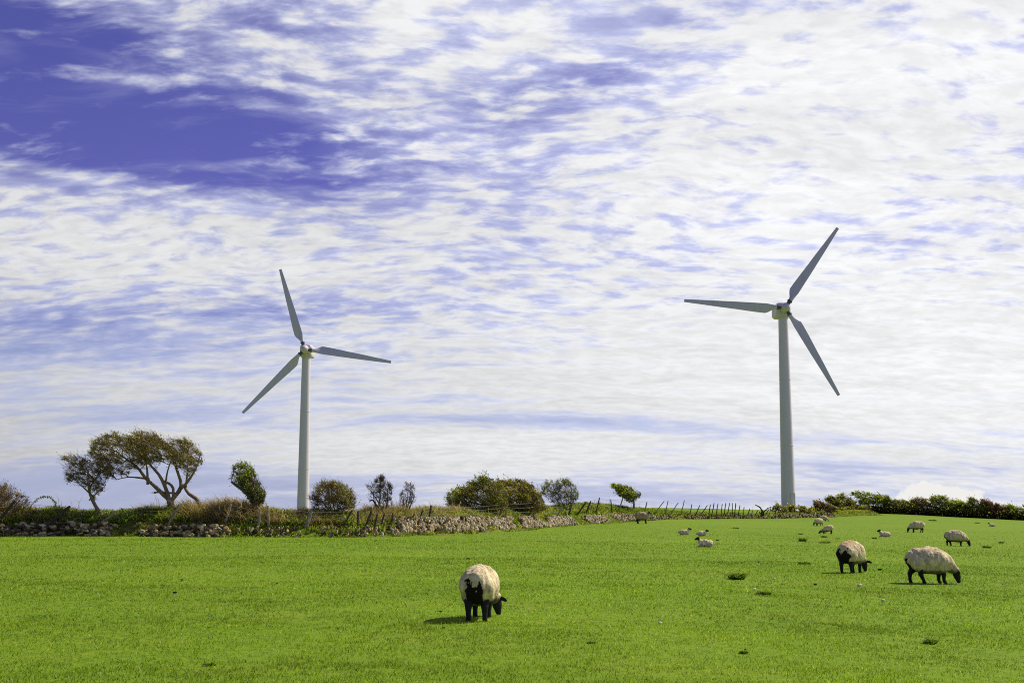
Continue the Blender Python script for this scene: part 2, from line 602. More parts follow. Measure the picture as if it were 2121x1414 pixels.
def build_grass():
    """grazed turf as separate blades out to 75 m"""
    Vs, Fs4, Fs3, Cs, off = [], [], [], [], 0
    bands = [(3.5, 9.0, 3000), (9.0, 13, 4000), (13, 18, 2600), (18, 26, 1300), (26, 38, 560), (38, 54, 180), (54, 110, 70)]
    for d0, d1, dens in bands:
        half = 0.52
        marg = 9.0
        wmax = half * d1 + marg
        n = int((d1 - d0) * 2 * wmax * dens * 0.62)
        y = rng.uniform(d0, d1, n)
        x = rng.uniform(-wmax, wmax, n)
        ov = np.maximum(np.abs(x) - half * y, np.maximum(9.0 - y, 0) * 0.8)     # sparser beyond the strip the camera looks along
        inside = rng.uniform(0, 1, n) < np.clip(1.0 - 0.55 * np.clip(ov / 2.0, 0, 1) - np.clip((ov - 5.0) / 4.0, 0, 1), 0, 1)
        x, y = x[inside], y[inside]
        n = len(x)
        P = np.stack([x, y, np.zeros(n)], 1)
        patch = fbm(P, 0.9, 3, 21)
        big = fbm(P, 0.16, 2, 31)
        tuft = fbm(P, 5.0, 2, 41)
        keep = rng.uniform(0, 1, n) < np.clip(0.25 + 1.5 * (tuft - 0.25), 0.12, 1)
        keep &= rng.uniform(0, 1, n) < np.clip((112 - y) / 62, 0, 1)
        x, y, patch, big, tuft, P = x[keep], y[keep], patch[keep], big[keep], tuft[keep], P[keep]
        n = len(x)
        dm = y
        z = zg(x, y) + (fbm(P, 0.35, 3, 3) - 0.5) * 0.06 + (fbm(P, 0.07, 2, 9) - 0.5) * 0.10 - 0.006
        base = np.stack([x, y, z], 1)
        lod = np.clip(dm / 14.0, 1.0, 4.0)
        h = rng.uniform(0.018, 0.044, n) * (0.65 + 0.9 * patch) * lod ** 0.25
        w = rng.uniform(0.0042, 0.0075, n) * lod ** 0.85
        V, F = blades(base, h, w, rng.uniform(0.1, 1.0, n), rng.uniform(0, 6.28, n), rng.uniform(0, 0.9, n), rng.uniform(0, 6.28, n))
        g = np.array([0.158, 0.285, 0.015])
        yel = np.array([0.335, 0.415, 0.036])
        dk = np.array([0.026, 0.070, 0.004])
        t = np.clip(0.55 * (patch - 0.2) + 0.9 * (big - 0.3) + rng.normal(0, 0.22, n), 0, 1)[:, None]
        c = g * (1 - t) + yel * t
        q = (rng.uniform(0, 1, n) < 0.24)[:, None]
        c = np.where(q, dk * 0.8 + 0.2 * c, c)
        pick = rng.uniform(0, 1, n)[:, None]
        c = np.where(pick < 0.085, np.array([0.50, 0.58, 0.14]), c)
        c = np.where(pick < 0.018, np.array([0.72, 0.68, 0.42]), c)
        c = c * (0.72 + 0.56 * fbm(P + 50, 0.28, 3, 61))[:, None]
        c = np.repeat(c, 5, axis=0)
        Vs.append(V)
        Cs.append(c)
        Fs4.append(F[0] + off)
        Fs3.append(F[1] + off)
        off += len(V)
    o = mesh_np('grass', np.vstack(Vs), [np.vstack(Fs4), np.vstack(Fs3)], M['grass'], None, np.vstack(Cs), False)
    tag(o, 'short grazed bright green grass of the pasture', 'grass', kind='stuff')


build_grass()

# ------------------------------------------------------------------ hedge bank along the far edge of the field
# photo x, base y (front foot of the bank), top y of the earth
BANK = [(-260, 1114, 1050), (-80, 1113, 1052), (60, 1112, 1058), (200, 1112, 1063), (300, 1112, 1056), (420, 1113, 1054), (560, 1113, 1060), (640, 1113, 1063),
        (760, 1112, 1068), (860, 1108, 1062), (940, 1105, 1060), (1000, 1102, 1060), (1100, 1096, 1056), (1180, 1089, 1052),
        (1240, 1085, 1045), (1290, 1081, 1044), (1340, 1079, 1050), (1390, 1076, 1056), (1450, 1075, 1061), (1520, 1074.5, 1063),
        (1600, 1074.5, 1065), (1660, 1073, 1064), (1720, 1071, 1061), (1770, 1068, 1058), (1830, 1067, 1058)]
bk = []
foot_pts = [ground(bx, by) for bx, by, ty in BANK]
for k, (bx, by, ty) in enumerate(BANK):
    g = foot_pts[k]
    a, b = foot_pts[max(0, k - 1)], foot_pts[min(len(BANK) - 1, k + 1)]
    t = Vector((b.x - a.x, b.y - a.y)).normalized()
    dY = 2.3 / max(0.3, t.x - t.y * g.x / g.y)      # along the line of sight to a point 2.3 m in from the foot
    bk.append((g.x, g.y, at(bx, ty, g.y + dY).z, bx))
bk = np.array(bk)
seg = np.concatenate([[0], np.cumsum(np.hypot(np.diff(bk[:, 0]), np.diff(bk[:, 1])))])
BANK_LEN = seg[-1]


def bank_at(s):
    """s metres along the bank -> front foot x, y, top z, photo x, unit tangent, unit normal away from the camera"""
    s = np.asarray(s, dtype=float)
    x, y, z, px = (np.interp(s, seg, bk[:, k]) for k in range(4))
    e = 1.5
    tx = np.interp(s + e, seg, bk[:, 0]) - np.interp(s - e, seg, bk[:, 0])
    ty = np.interp(s + e, seg, bk[:, 1]) - np.interp(s - e, seg, bk[:, 1])
    l = np.hypot(tx, ty)
    tx, ty = tx / l, ty / l
    return x, y, z, px, tx, ty, -ty, tx


def s_of_px(px):
    return float(np.interp(px, bk[:, 3], seg))


PROFILE = [(-0.25, -0.06), (0.05, 0.04), (0.35, 0.20), (0.75, 0.46), (1.2, 0.70), (1.7, 0.90), (2.2, 1.0), (2.9, 0.98), (3.6, 0.7), (4.4, 0.25), (5.2, -0.05)]


def bank_z(s, u):
    """height of the bank at s metres along and u metres in from the front foot (without bumps)"""
    x, y, zt, px, tx, ty, nx, ny = bank_at(s)
    gx, gy = x + nx * u, y + ny * u
    z0 = zg(gx, gy)
    pu = np.interp(u, [p[0] for p in PROFILE], [p[1] for p in PROFILE])
    return gx, gy, z0 + (np.maximum(zt - z0, 0.15)) * pu


def bank_surface(s, u):
    x, y, z = bank_z(s, u)
    P = np.stack([x, y, z], 1)
    edge = np.clip((u + 0.1) / 0.5, 0, 1) * np.clip((5.0 - u) / 1.5, 0, 1)
    b = (fbm(P, 0.9, 3, 5) - 0.5) * 0.42 + (fbm(P, 3.0, 2, 8) - 0.5) * 0.16
    return np.stack([x + (fbm(P, 1.5, 2, 15) - 0.5) * 0.25 * edge, y + (fbm(P, 1.2, 2, 25) - 0.5) * 0.35 * edge, z + b * edge], 1), P


def build_bank():
    ss = np.arange(0, BANK_LEN, 0.28)
    us = np.concatenate([np.linspace(-0.25, 2.6, 19), np.linspace(2.9, 5.0, 7)])
    Sg, Ug = np.meshgrid(ss, us, indexing='ij')
    V, P = bank_surface(Sg.ravel(), Ug.ravel())
    n1, n2 = len(ss), len(us)
    i, j = np.meshgrid(np.arange(n1 - 1), np.arange(n2 - 1), indexing='ij')
    F = np.stack([i * n2 + j, (i + 1) * n2 + j, (i + 1) * n2 + j + 1, i * n2 + j + 1], -1).reshape(-1, 4)
    t = fbm(P, 0.6, 3, 55)[:, None]
    c = np.where(t > 0.46, np.array([0.120, 0.175, 0.014]), np.array([0.165, 0.150, 0.045]))
    c = c * (0.7 + 0.6 * fbm(P, 2.2, 2, 66))[:, None]
    o = mesh_np('grass_bank', V, F, M['bank'], None, c)
    tag(o, 'rough turf hedge bank running along the far side of the pasture', kind='structure')


build_bank()


def brown_share(px):
    """how much dead bracken and bramble grows on the bank, by photo x"""
    return np.interp(px, [-200, 0, 70, 130, 290, 380, 440, 560, 640, 720, 860, 900, 1010, 1090, 1150, 1240, 1350, 1600, 1830],
                     [0.5, 0.6, 0.55, 0.25, 0.35, 0.75, 0.8, 0.55, 0.6, 0.35, 0.55, 0.85, 0.55, 0.35, 0.25, 0.3, 0.15, 0.15, 0.3])


def tall_share(px):
    return np.interp(px, [-200, 30, 80, 200, 300, 350, 420, 470, 560, 700, 800, 870, 900, 1000, 1100, 1250, 1360, 1450, 1830],
                     [1.1, 1.2, 0.6, 0.4, 0.8, 1.2, 1.1, 1.0, 0.7, 0.6, 0.7, 1.0, 1.1, 0.8, 0.5, 0.35, 0.3, 0.3, 0.35])


def build_undergrowth():
    n = 230000
    s = rng.uniform(0, BANK_LEN, n)
    # denser where it is nearer
    px = np.interp(s, seg, bk[:, 3])
    keep = rng.uniform(0, 1, n) < np.clip(np.interp(px, [0, 900, 1340, 1830], [1.0, 1.0, 0.8, 0.5]), 0, 1)
    s, px = s[keep], px[keep]
    n = len(s)
    u = np.where(rng.uniform(0, 1, n) < 0.45, rng.uniform(0.9, 3.0, n), np.where(rng.uniform(0, 1, n) < 0.65, rng.uniform(-0.45, 1.1, n), rng.uniform(-0.1, 4.2, n)))
    P = bank_surface(s, u)[0]
    clump = fbm(P, 0.9, 3, 77)
    gap = fbm(P, 1.7, 2, 87)
    onface = u < 0.95
    keep = np.where(onface, gap > 0.27, gap > 0.15)
    s, px, u, P, clump = s[keep], px[keep], u[keep], P[keep], clump[keep]
    n = len(s)
    brown = rng.uniform(0, 1, n) < np.clip(brown_share(px) * 0.72 + (clump - 0.5) * 1.8, 0.03, 0.97)
    brown &= ~((u < 0.9) & (rng.uniform(0, 1, n) < 0.7))
    tall = tall_share(px) * (0.4 + 1.2 * clump)
    h = np.where(brown, rng.uniform(0.18, 0.66, n) * tall, rng.uniform(0.12, 0.38, n) * (0.6 + 0.5 * tall))
    h = np.where(u < 0.9, h * 0.55, h)
    foot = u < 0.02
    keep = ~foot | (fbm(P, 0.8, 2, 99) > 0.42 + 0.25 * np.clip(-u / 0.45, 0, 1))
    h = np.where(foot, h * 0.85 * (0.5 + clump), h)
    w = np.where(brown, rng.uniform(0.012, 0.030, n), rng.uniform(0.022, 0.055, n))
    wind = np.where(brown, np.pi + rng.normal(0, 1.3, n), rng.uniform(0, 6.28, n))
    lean = rng.uniform(0.1, 1.1, n)
    P[:, 2] = np.where(u < 0.0, zg(P[:, 0], P[:, 1]), P[:, 2]) - 0.03
    P, h, w, lean, wind, brown, u = P[keep], h[keep], w[keep], lean[keep], wind[keep], brown[keep], u[keep]
    n = len(h)
    stalk = brown & (u > 1.2) & (rng.uniform(0, 1, n) < 0.012)
    h = np.where(stalk, rng.uniform(0.6, 1.15, n), h)
    w = np.where(stalk, 0.022, w)
    lean = np.where(stalk, rng.uniform(0.0, 0.5, n), lean)
    V, F = blades(P, h, w, lean, wind, rng.uniform(0.1, 1.0, n), rng.uniform(0, 6.28, n))
    gr = np.array([0.190, 0.300, 0.028])
    yg = np.array([0.430, 0.450, 0.085])
    dk = np.array([0.045, 0.085, 0.008])
    t = rng.uniform(0, 1, n)[:, None]
    c = np.where(t < 0.35, dk, np.where(t < 0.75, gr, yg))
    b1 = np.array([0.330, 0.240, 0.125])
    b2 = np.array([0.520, 0.420, 0.240])
    b3 = np.array([0.160, 0.115, 0.065])
    t2 = rng.uniform(0, 1, n)[:, None]
    cb = np.where(t2 < 0.45, b1, np.where(t2 < 0.72, b2, b3))
    c = np.where(brown[:, None], cb, c) * rng.uniform(0.75, 1.25, (n, 1))
    o = mesh_np('undergrowth', V, F, M['under'], None, np.repeat(c, 5, axis=0), False)
    tag(o, 'rank grass and dead brown bracken growing over the bank', 'undergrowth', kind='stuff')


build_undergrowth()


# ------------------------------------------------------------------ dry stone walls let into the bank
def ico(sub=1):
    import bmesh
    bm = bmesh.new()
    bmesh.ops.create_icosphere(bm, subdivisions=sub, radius=1.0)
    V = np.array([v.co[:] for v in bm.verts])
    F = np.array([[v.index for v in f.verts] for f in bm.faces])
    bm.free()
    return V, F


ICO_V, ICO_F = ico(1)
ICO2_V, ICO2_F = ico(2)


def stone(mb, c, size, rot, col, seed, sub=1):
    V0, F0 = (ICO_V, ICO_F) if sub == 1 else (ICO2_V, ICO2_F)
    V = np.sign(V0) * np.abs(V0) ** 0.75
    V = V * (0.8 + 0.45 * vnoise(V0 * 1.3 + seed * 3.7, 1.0, seed % 97))[:, None]
    V = V * np.array(size) * 0.5
    mb.put(V @ np.array(rot.to_3x3()).T + np.array(c), F0, col)


def build_wall(name, label, px0, px1, h0, slab, pale, dens, group=None, lift=0.0):
    """stones laid on the steep front face of the bank between two photo columns"""
    mb = MB()
    s0, s1 = s_of_px(px0), s_of_px(px1)
    n = int((s1 - s0) * dens)
    k = 0
    for q in range(n):
        s = random.uniform(s0, s1)
        f = (s - s0) / (s1 - s0)
        v = random.random()
        top = h0(f) if callable(h0) else h0
        hz = v * top + lift
        u = 0.0 + hz * 0.92 + random.uniform(-0.06, 0.05)
        x, y, zt, pxx, tx, ty, nx, ny = [float(a) for a in bank_at(s)]
        gx, gy = x + nx * u, y + ny * u
        z = zgf(gx, gy) + hz + 0.04
        if vnoise(np.array([[s * 0.55, hz * 1.2, 3.3]]), 1.0, 5)[0] < 0.31:
            continue
        yaw = math.atan2(ty, tx)
        if slab:
            sz = (random.uniform(0.05, 0.12), random.uniform(0.16, 0.26), random.uniform(0.16, 0.36))
            tilt = random.gauss(0.42, 0.22)
        else:
            sz = (random.uniform(0.12, 0.36), random.uniform(0.18, 0.28), random.uniform(0.09, 0.21))
            tilt = random.gauss(0.0, 0.3)
        rot = Matrix.Rotation(yaw + random.gauss(0, 0.25), 4, 'Z') @ Matrix.Rotation(tilt, 4, 'Y') @ Matrix.Rotation(random.gauss(-0.3, 0.2), 4, 'X')
        p = random.random()
        if p < pale:
            col = np.array((0.58, 0.53, 0.36)) * random.uniform(0.75, 1.2)
        elif p < pale + 0.45:
            col = np.array((0.46, 0.36, 0.17)) * random.uniform(0.7, 1.2)
        else:
            col = np.array((0.13, 0.10, 0.055)) * random.uniform(0.6, 1.2)
        stone(mb, (gx, gy, z), sz, rot, col, q)
    o = mb.build(name, M['stone'], None, False)
    tag(o, label, 'stone wall', group)


build_wall('stone_wall', 'tumbled rubble wall of rounded brown stones below the leaning fence posts at the left', -200, 470,
           lambda f: 0.62 - 0.15 * max(0, f - 0.55) / 0.45, False, 0.14, 34, 'dry stone walls along the bank')
build_wall('stone_wall', 'half buried stretch of stone wall overgrown with grass in front of the left turbine tower', 480, 835,
           lambda f: 0.40, True, 0.10, 12, 'dry stone walls along the bank')
build_wall('stone_wall', 'dry stone wall of pale upright leaning slabs below the big bushes mid-field', 840, 1330,
           lambda f: 0.72 - 0.18 * f, True, 0.34, 58, 'dry stone walls along the bank', 0.06)
build_wall('stone_wall', 'low broken stone wall under the skyline fence beyond the lying lambs', 1336, 1730,
           lambda f: 0.36, True, 0.16, 12, 'dry stone walls along the bank')


# ------------------------------------------------------------------ fences along the bank: photo pixels of each post, top then foot
def bank_y(px, u=1.0):
    x, y, z, p, tx, ty, nx, ny = [float(a) for a in bank_at(s_of_px(px))]
    return y + u / max(0.3, ny + nx * (px - CX) / F_PX)


POSTS_BANK = [(-70, 1036, -96, 1076, 1), (32, 1036, -2, 1077, 1.3), (145, 1048, 106, 1082, 1.3), (237, 1063, 206, 1085, 1.0), (299, 1051, 291, 1072, .8), (372, 1045, 352, 1082, 1.2),
    (478, 1043, 468, 1078, 1.2), (539, 1054, 535, 1094, 1.0), (555, 1047, 557, 1089, 1.0), (645, 1058, 635, 1089, 1.6), (730, 1056, 714, 1082, 1.0),
    (742, 1058, 740, 1100, 1.0), (770, 1057, 756, 1092, 1.0), (782, 1062, 774, 1100, .8), (796, 1062, 789, 1092, .8), (813, 1062, 811, 1096, .8),
    (829, 1068, 820, 1089, .8), (859, 1064, 847, 1085, .8), (876, 1054, 867, 1083, .9), (893, 1046, 888, 1076, 1.0), (1052, 1040, 1046, 1069, 1.0),
    (1107, 1037, 1106, 1073, 1.0), (1166, 1048, 1155, 1066, 1.0), (1185, 1041, 1178, 1066, 1.2), (1214, 1039, 1199, 1061, 1.2), (1224, 1037, 1215, 1059, 1.2),
    (1242, 1030, 1236, 1054, 1.1), (1265, 1034, 1267, 1058, 1.0), (1290, 1030, 1284, 1052, 1.1), (1340, 1039, 1336, 1056, 1.0)]
_z4 = [(190, 410, 95, 530), (232, 405, 205, 530), (345, 425, 275, 530), (412, 400, 380, 530), (493, 445, 475, 540), (580, 455, 540, 550), (665, 455, 590, 560),
    (697, 445, 680, 550), (738, 430, 715, 550), (780, 435, 762, 547), (828, 440, 815, 547), (865, 430, 850, 547), (908, 430, 888, 547), (938, 430, 938, 547),
    (976, 430, 965, 547), (1022, 455, 1005, 552), (1067, 475, 1058, 562), (1130, 490, 1100, 585), (1160, 515, 1140, 585), (1218, 510, 1180, 585),
    (1265, 500, 1245, 590), (1340, 495, 1290, 582), (1362, 470, 1340, 598), (1425, 505, 1385, 595), (1470, 510, 1445, 590), (1500, 530, 1465, 592), (1535, 540, 1500, 600),
    (1575, 545, 1540, 600), (1640, 545, 1605, 600)]
POSTS_SKY = [(1340 + a / 5.3025, 960 + b / 5.3025, 1340 + c / 5.3025, 960 + d / 5.3025, 0.85) for a, b, c, d in _z4]


def build_fence(posts, label, wires, u):
    k0 = posts[0]
    Yf = bank_y(k0[2], u)
    foot = at(k0[2], k0[3], Yf)
    root = empty('wire_fence', foot)
    tag(root, label, 'fence', 'post and wire fences on the bank')
    W = Matrix.Translation(-foot)
    ends = []
    for (tx, ty, fx, fy, th) in posts:
        Y = bank_y(fx, u)
        a = at(fx, fy, Y)
        b = at(tx, ty, Y + random.uniform(-0.12, 0.12))
        d = (b - a)
        a2 = a - d.normalized() * 0.3
        L = (b - a2).length
        r = 0.058 * th
        mb = MB()
        n = 7
        pts = [a2 + (b - a2) * (i / (n - 1)) + Vector((random.gauss(0, .006), random.gauss(0, .006), 0)) for i in range(n)]
        mb.tube([tuple(p - foot) for p in pts], [r * random.uniform(0.88, 1.1) for _ in pts[:-1]] + [r * 0.8], 6)
        pale = random.random()
        if abs(tx - 539) < 2 or abs(tx - 555) < 2 or abs(tx - 1107) < 2 or abs(tx - 1052) < 2:
            pale = 0.97
        base = np.array((0.095, 0.075, 0.055)) if pale < 0.8 else np.array((0.36, 0.31, 0.23))
        mb.c = [c * base for c in mb.c]
        mb.build('post', M['post'], root, False)
        ends.append((a, b))
    for f in wires:
        mb = MB()
        for (a0, b0), (a1, b1) in zip(ends[:-1], ends[1:]):
            p, q = a0.lerp(b0, f), a1.lerp(b1, f)
            sag = 0.01 * (q - p).length
            pts = []
            for i in range(7):
                t = i / 6
                c = p.lerp(q, t)
                c.z -= sag * 4 * t * (1 - t)
                pts.append(tuple(c - foot))
            mb.tube(pts, 0.006, 3, (0.30, 0.28, 0.25), False)
        mb.build('wire', M['wire'], root)


build_fence(POSTS_BANK, 'leaning wooden post and wire fence along the bushy bank from the left edge', [0.92, 0.66, 0.4], 0.85)
build_fence(POSTS_SKY, 'row of close set leaning posts against the skyline between the turbines', [0.85], 0.85)


# ------------------------------------------------------------------ trees and shrubs
def in_poly(P, poly):
    x, z = P[:, 0], P[:, 1]
    c = np.zeros(len(P), bool)
    n = len(poly)
    for i in range(n):
        x0, z0 = poly[i]
        x1, z1 = poly[(i + 1) % n]
        m = ((z0 > z) != (z1 > z))
        with np.errstate(divide='ignore', invalid='ignore'):
            xi = x0 + (z - z0) * (x1 - x0) / (z1 - z0)
        c ^= m & (x < xi)
    return c


def edge_dist(P, poly):
    d = np.full(len(P), 1e9)
    n = len(poly)
    for i in range(n):
        a = np.array(poly[i])
        b = np.array(poly[(i + 1) % n])
        ab = b - a
        t = np.clip(((P - a) @ ab) / (ab @ ab + 1e-12), 0, 1)
        d = np.minimum(d, np.linalg.norm(P - a - t[:, None] * ab, axis=1))
    return d


def prisms(P0, P1, r0, r1, sides=3):
    T = P1 - P0
    T = T / (np.linalg.norm(T, axis=1)[:, None] + 1e-9)
    ref = np.where(np.abs(T[:, 2:3]) < 0.85, np.array([[0, 0, 1.0]]), np.array([[1.0, 0, 0]]))
    A = np.cross(T, ref)
    A /= np.linalg.norm(A, axis=1)[:, None] + 1e-9
    B = np.cross(T, A)
    n = len(P0)
    V = np.zeros((n, 2 * sides, 3))
    for k in range(sides):
        th = 2 * math.pi * k / sides
        o = math.cos(th) * A + math.sin(th) * B
        V[:, k] = P0 + o * r0[:, None]
        V[:, sides + k] = P1 + o * r1[:, None]
    base = np.arange(n)[:, None] * 2 * sides
    F = np.concatenate([base + np.array([[k, (k + 1) % sides, sides + (k + 1) % sides, sides + k]]) for k in range(sides)])
    return V.reshape(-1, 3), F


def colonize(start, A, step, kill, wind, iters=70):
    """space colonisation: grow nodes from the limbs (start: pts, parent idx) towards attractors A"""
    pts = [np.array(p, float) for p in start[0]]
    par = list(start[1])
    Pn = np.array(pts)
    near = np.argmin(((A[:, None, :] - Pn[None]) ** 2).sum(-1), axis=1)
    nd = np.sqrt(((A - Pn[near]) ** 2).sum(1))
    alive = np.ones(len(A), bool)
    for it in range(iters):
        if not alive.any():
            break
        idx = np.where(alive)[0]
        grp = {}
        d = A[idx] - Pn[near[idx]]
        l = np.linalg.norm(d, axis=1)[:, None] + 1e-9
        d = d / l
        order = np.unique(near[idx])
        acc = np.zeros((len(Pn), 3))
        np.add.at(acc, near[idx], d)
        new = []
        for k in order:
            v = acc[k]
            v = v / (np.linalg.norm(v) + 1e-9) + wind * 0.35 + rng.normal(0, 0.16, 3)
            v /= np.linalg.norm(v) + 1e-9
            new.append(Pn[k] + v * step)
            par.append(int(k))
        new = np.array(new)
        off = len(Pn)
        Pn = np.vstack([Pn, new])
        dn = np.sqrt(((A[idx][:, None, :] - new[None]) ** 2).sum(-1))
        j = dn.argmin(1)
        dm = dn[np.arange(len(idx)), j]
        better = dm < nd[idx]
        nd[idx[better]] = dm[better]
        near[idx[better]] = off + j[better]
        alive[idx] = nd[idx] > kill
        if it > 8 and len(Pn) > 5000:
            break
    return Pn, np.array(par)


OLIVE = [(0.325, 0.345, 0.068), (0.429, 0.410, 0.101), (0.182, 0.189, 0.044)]
GREEN = [(0.293, 0.358, 0.047), (0.416, 0.468, 0.072), (0.150, 0.195, 0.031)]
BROWN = [(0.338, 0.254, 0.117), (0.221, 0.169, 0.081), (0.429, 0.345, 0.156)]
YELLO = [(0.442, 0.481, 0.086), (0.312, 0.370, 0.062), (0.182, 0.234, 0.042)]
DARK = [(0.039, 0.055, 0.016), (0.058, 0.072, 0.021), (0.029, 0.031, 0.013)]
RUST = [(0.351, 0.137, 0.055), (0.221, 0.124, 0.055), (0.143, 0.111, 0.047)]


def tree(name, label, cat, poly, Y, limbs=None, foot=None, natt=350, nleaf=2500, leaf=0.06, pal=OLIVE, twig=4, twig_len=0.3, wind=(-0.6, 0, 0.12),
         depth=0.42, group=None, bark=(0.190, 0.140, 0.090), step=None, rtip=0.009, hollow=0.0, share=None):
    wp = [at(px, py, Y) for px, py in poly]
    P2 = [(p.x, p.z) for p in wp]
    xs = [p[0] for p in P2]
    zs = [p[1] for p in P2]
    w, hgt = max(xs) - min(xs), max(zs) - min(zs)
    thick = depth * min(w, 1.6 * hgt)
    wind = np.array(wind, float)
    nleaf, twig, twig_len = int(nleaf * 1.9), twig + 3, twig_len * 1.25

    def sample(n, shell=0.0):
        out = []
        while sum(len(o) for o in out) < n:
            q = np.stack([rng.uniform(min(xs), max(xs), n * 2), rng.uniform(min(zs), max(zs), n * 2)], 1)
            q = q[in_poly(q, P2)]
            e = edge_dist(q, P2)
            cl = fbm(np.stack([q[:, 0], q[:, 1], 0 * q[:, 0] + xs[0]], 1), 2.2 / max(0.5, min(w, hgt) * 0.6), 2, 7)
            ok = rng.uniform(0, 1, len(q)) < np.clip((cl - 0.30) * 4, 0.15, 1)
            q, e = q[ok], e[ok]
            ht = thick * np.sqrt(np.clip(e / (0.35 * min(w, hgt)), 0.03, 1))
            y = rng.uniform(-1, 1, len(q)) * ht
            out.append(np.stack([q[:, 0], Y + y, q[:, 1]], 1))
        return np.vstack(out)[:n]
    if limbs is None:
        fx, fy = foot if foot else ((min(p[0] for p in poly) + max(p[0] for p in poly)) / 2, max(p[1] for p in poly) + 6)
        cx = sum(p[0] for p in poly) / len(poly)
        cy = sum(p[1] for p in poly) / len(poly)
        wpx = max(p[0] for p in poly) - min(p[0] for p in poly)
        limbs = []
        for k in range(4):
            f = (k - 1.5) / 1.5
            limbs.append(([(fx + f * wpx * 0.05, fy), (fx + f * wpx * 0.13, fy * 0.6 + cy * 0.4), (cx + f * wpx * 0.24, cy + random.uniform(-3, 5))],
                          0.035 + 0.008 * w, 0.018, (k % 2 - 0.5) * 0.8 * thick))
    base = at(limbs[0][0][0][0], limbs[0][0][0][1], Y)
    root = empty(name, base)
    tag(root, label, cat, group)
    B = np.array(base)
    # limbs drawn from the photograph, given depth
    mb = MB()
    sp, spar = [], []
    for li, lm in enumerate(limbs):
        pts, r0, r1 = lm[0], lm[1], lm[2]
        dyy = lm[3] if len(lm) > 3 else (((li * 37) % 7) / 3.0 - 1.0) * 0.45 * thick
        W3 = [at(px, py, Y) + Vector((0, dyy * (i / max(1, len(pts) - 1)), 0)) for i, (px, py) in enumerate(pts)]
        W = []
        for i in range(len(W3) - 1):
            m = max(2, int((W3[i + 1] - W3[i]).length / 0.22))
            for k in range(m):
                W.append(np.array(W3[i].lerp(W3[i + 1], k / m)) + rng.normal(0, 0.018, 3))
        W.append(np.array(W3[-1]))
        W = np.array(W)
        # smooth
        for _ in range(2):
            W[1:-1] = 0.5 * W[1:-1] + 0.25 * (W[:-2] + W[2:])
        rr = np.linspace(r0, r1, len(W)) * 1.05 * (1 + rng.normal(0, 0.05, len(W)))
        first = W[0] - (W[1] - W[0]) / (np.linalg.norm(W[1] - W[0]) + 1e-9) * 0.25
        mb.tube(np.vstack([first, W]) - B, np.concatenate([[r0 * 1.15], rr]), 7, np.array(bark) * random.uniform(1.2, 1.6))
        k0 = len(W) // 3
        for i in range(k0, len(W)):
            sp.append(W[i])
            spar.append(-1 if i == k0 else len(sp) - 2)
    A = sample(natt)
    st = step or max(0.10, 0.05 * max(w, hgt))
    Pn, par = colonize((sp, spar), A, st, st * 1.3, wind)
    n = len(Pn)
    nch = np.zeros(n)
    rad = np.zeros(n)
    acc = np.zeros(n)
    for i in range(n - 1, -1, -1):
        rad[i] = max(rtip, acc[i] ** (1 / 2.4))
        if par[i] >= 0:
            acc[par[i]] += rad[i] ** 2.4
            nch[par[i]] += 1
    rad = np.minimum(rad, 0.06)
    e = np.array([i for i in range(len(sp), n)])
    cmb = MB()
    bc = np.array(bark) * 1.05
    if len(e):
        V, F = prisms(Pn[par[e]] - B, Pn[e] - B, np.minimum(rad[par[e]], rad[e] * 1.5), rad[e], 4)
        big = rad[e] > 0.028
        mb.put(V, F, np.repeat(bc[None] * rng.uniform(0.7, 1.2, (len(e), 1)), 8, axis=0))
    mb.build('trunk', M['bark'], root)
    # fine twigs and leaves make the crown
    tips = np.where(nch == 0)[0]
    tips = np.concatenate([tips, e[rng.uniform(0, 1, len(e)) < 0.5]]) if len(e) else tips
    T0 = np.repeat(Pn[tips], twig, axis=0)
    T0 = T0 + rng.normal(0, 0.03, T0.shape)
    dv = rng.normal(0, 0.52, T0.shape) + wind * 1.5 + np.array([0, 0, 0.25])
    dv /= np.linalg.norm(dv, axis=1)[:, None]
    ln = twig_len * rng.gamma(3.0, 0.33, len(T0))
    T1 = T0 + dv * ln[:, None]
    marg = 0.07 * min(w, hgt)
    for f_ in (0.6, 0.4):
        q2 = T1[:, [0, 2]]
        outp = ~in_poly(q2, P2)
        outp &= edge_dist(q2, P2) > marg * rng.gamma(1.2, 1.1, len(q2))
        T1 = np.where(outp[:, None], T0 + (T1 - T0) * f_, T1)
    mid = T0 + (T1 - T0) * 0.5 + rng.normal(0, 0.06, T0.shape) * np.linalg.norm(T1 - T0, axis=1)[:, None]
    tc = np.array(bark)[None] * rng.uniform(0.8, 2.0, (len(T0), 1))
    for (a0, a1, ra, rb) in ((T0, mid, 0.85, 0.6), (mid, T1, 0.6, 0.3)):
        V, F = prisms(a0 - B, a1 - B, np.full(len(T0), rtip * ra), np.full(len(T0), rtip * rb), 3)
        cmb.put(V, F, np.repeat(tc, 6, axis=0))
    if nleaf:
        cl0 = fbm(T0, 2.6 / max(0.6, min(w, hgt)), 2, 93)
        pr = np.clip((cl0 - 0.28) * 3, 0.05, 1)
        k = rng.choice(len(T0), nleaf, p=pr / pr.sum())
        f = rng.uniform(0.05, 1.0, (nleaf, 1)) ** 0.8
        L = T0[k] + (T1 - T0)[k] * f + rng.normal(0, 0.02, (nleaf, 3))
        a = dv[k] + rng.normal(0, 0.55, (nleaf, 3))
        a /= np.linalg.norm(a, axis=1)[:, None]
        b = np.cross(a, rng.normal(0, 1, (nleaf, 3)))
        b /= np.linalg.norm(b, axis=1)[:, None] + 1e-9
        sz = leaf * rng.uniform(0.6, 1.5, nleaf)[:, None]
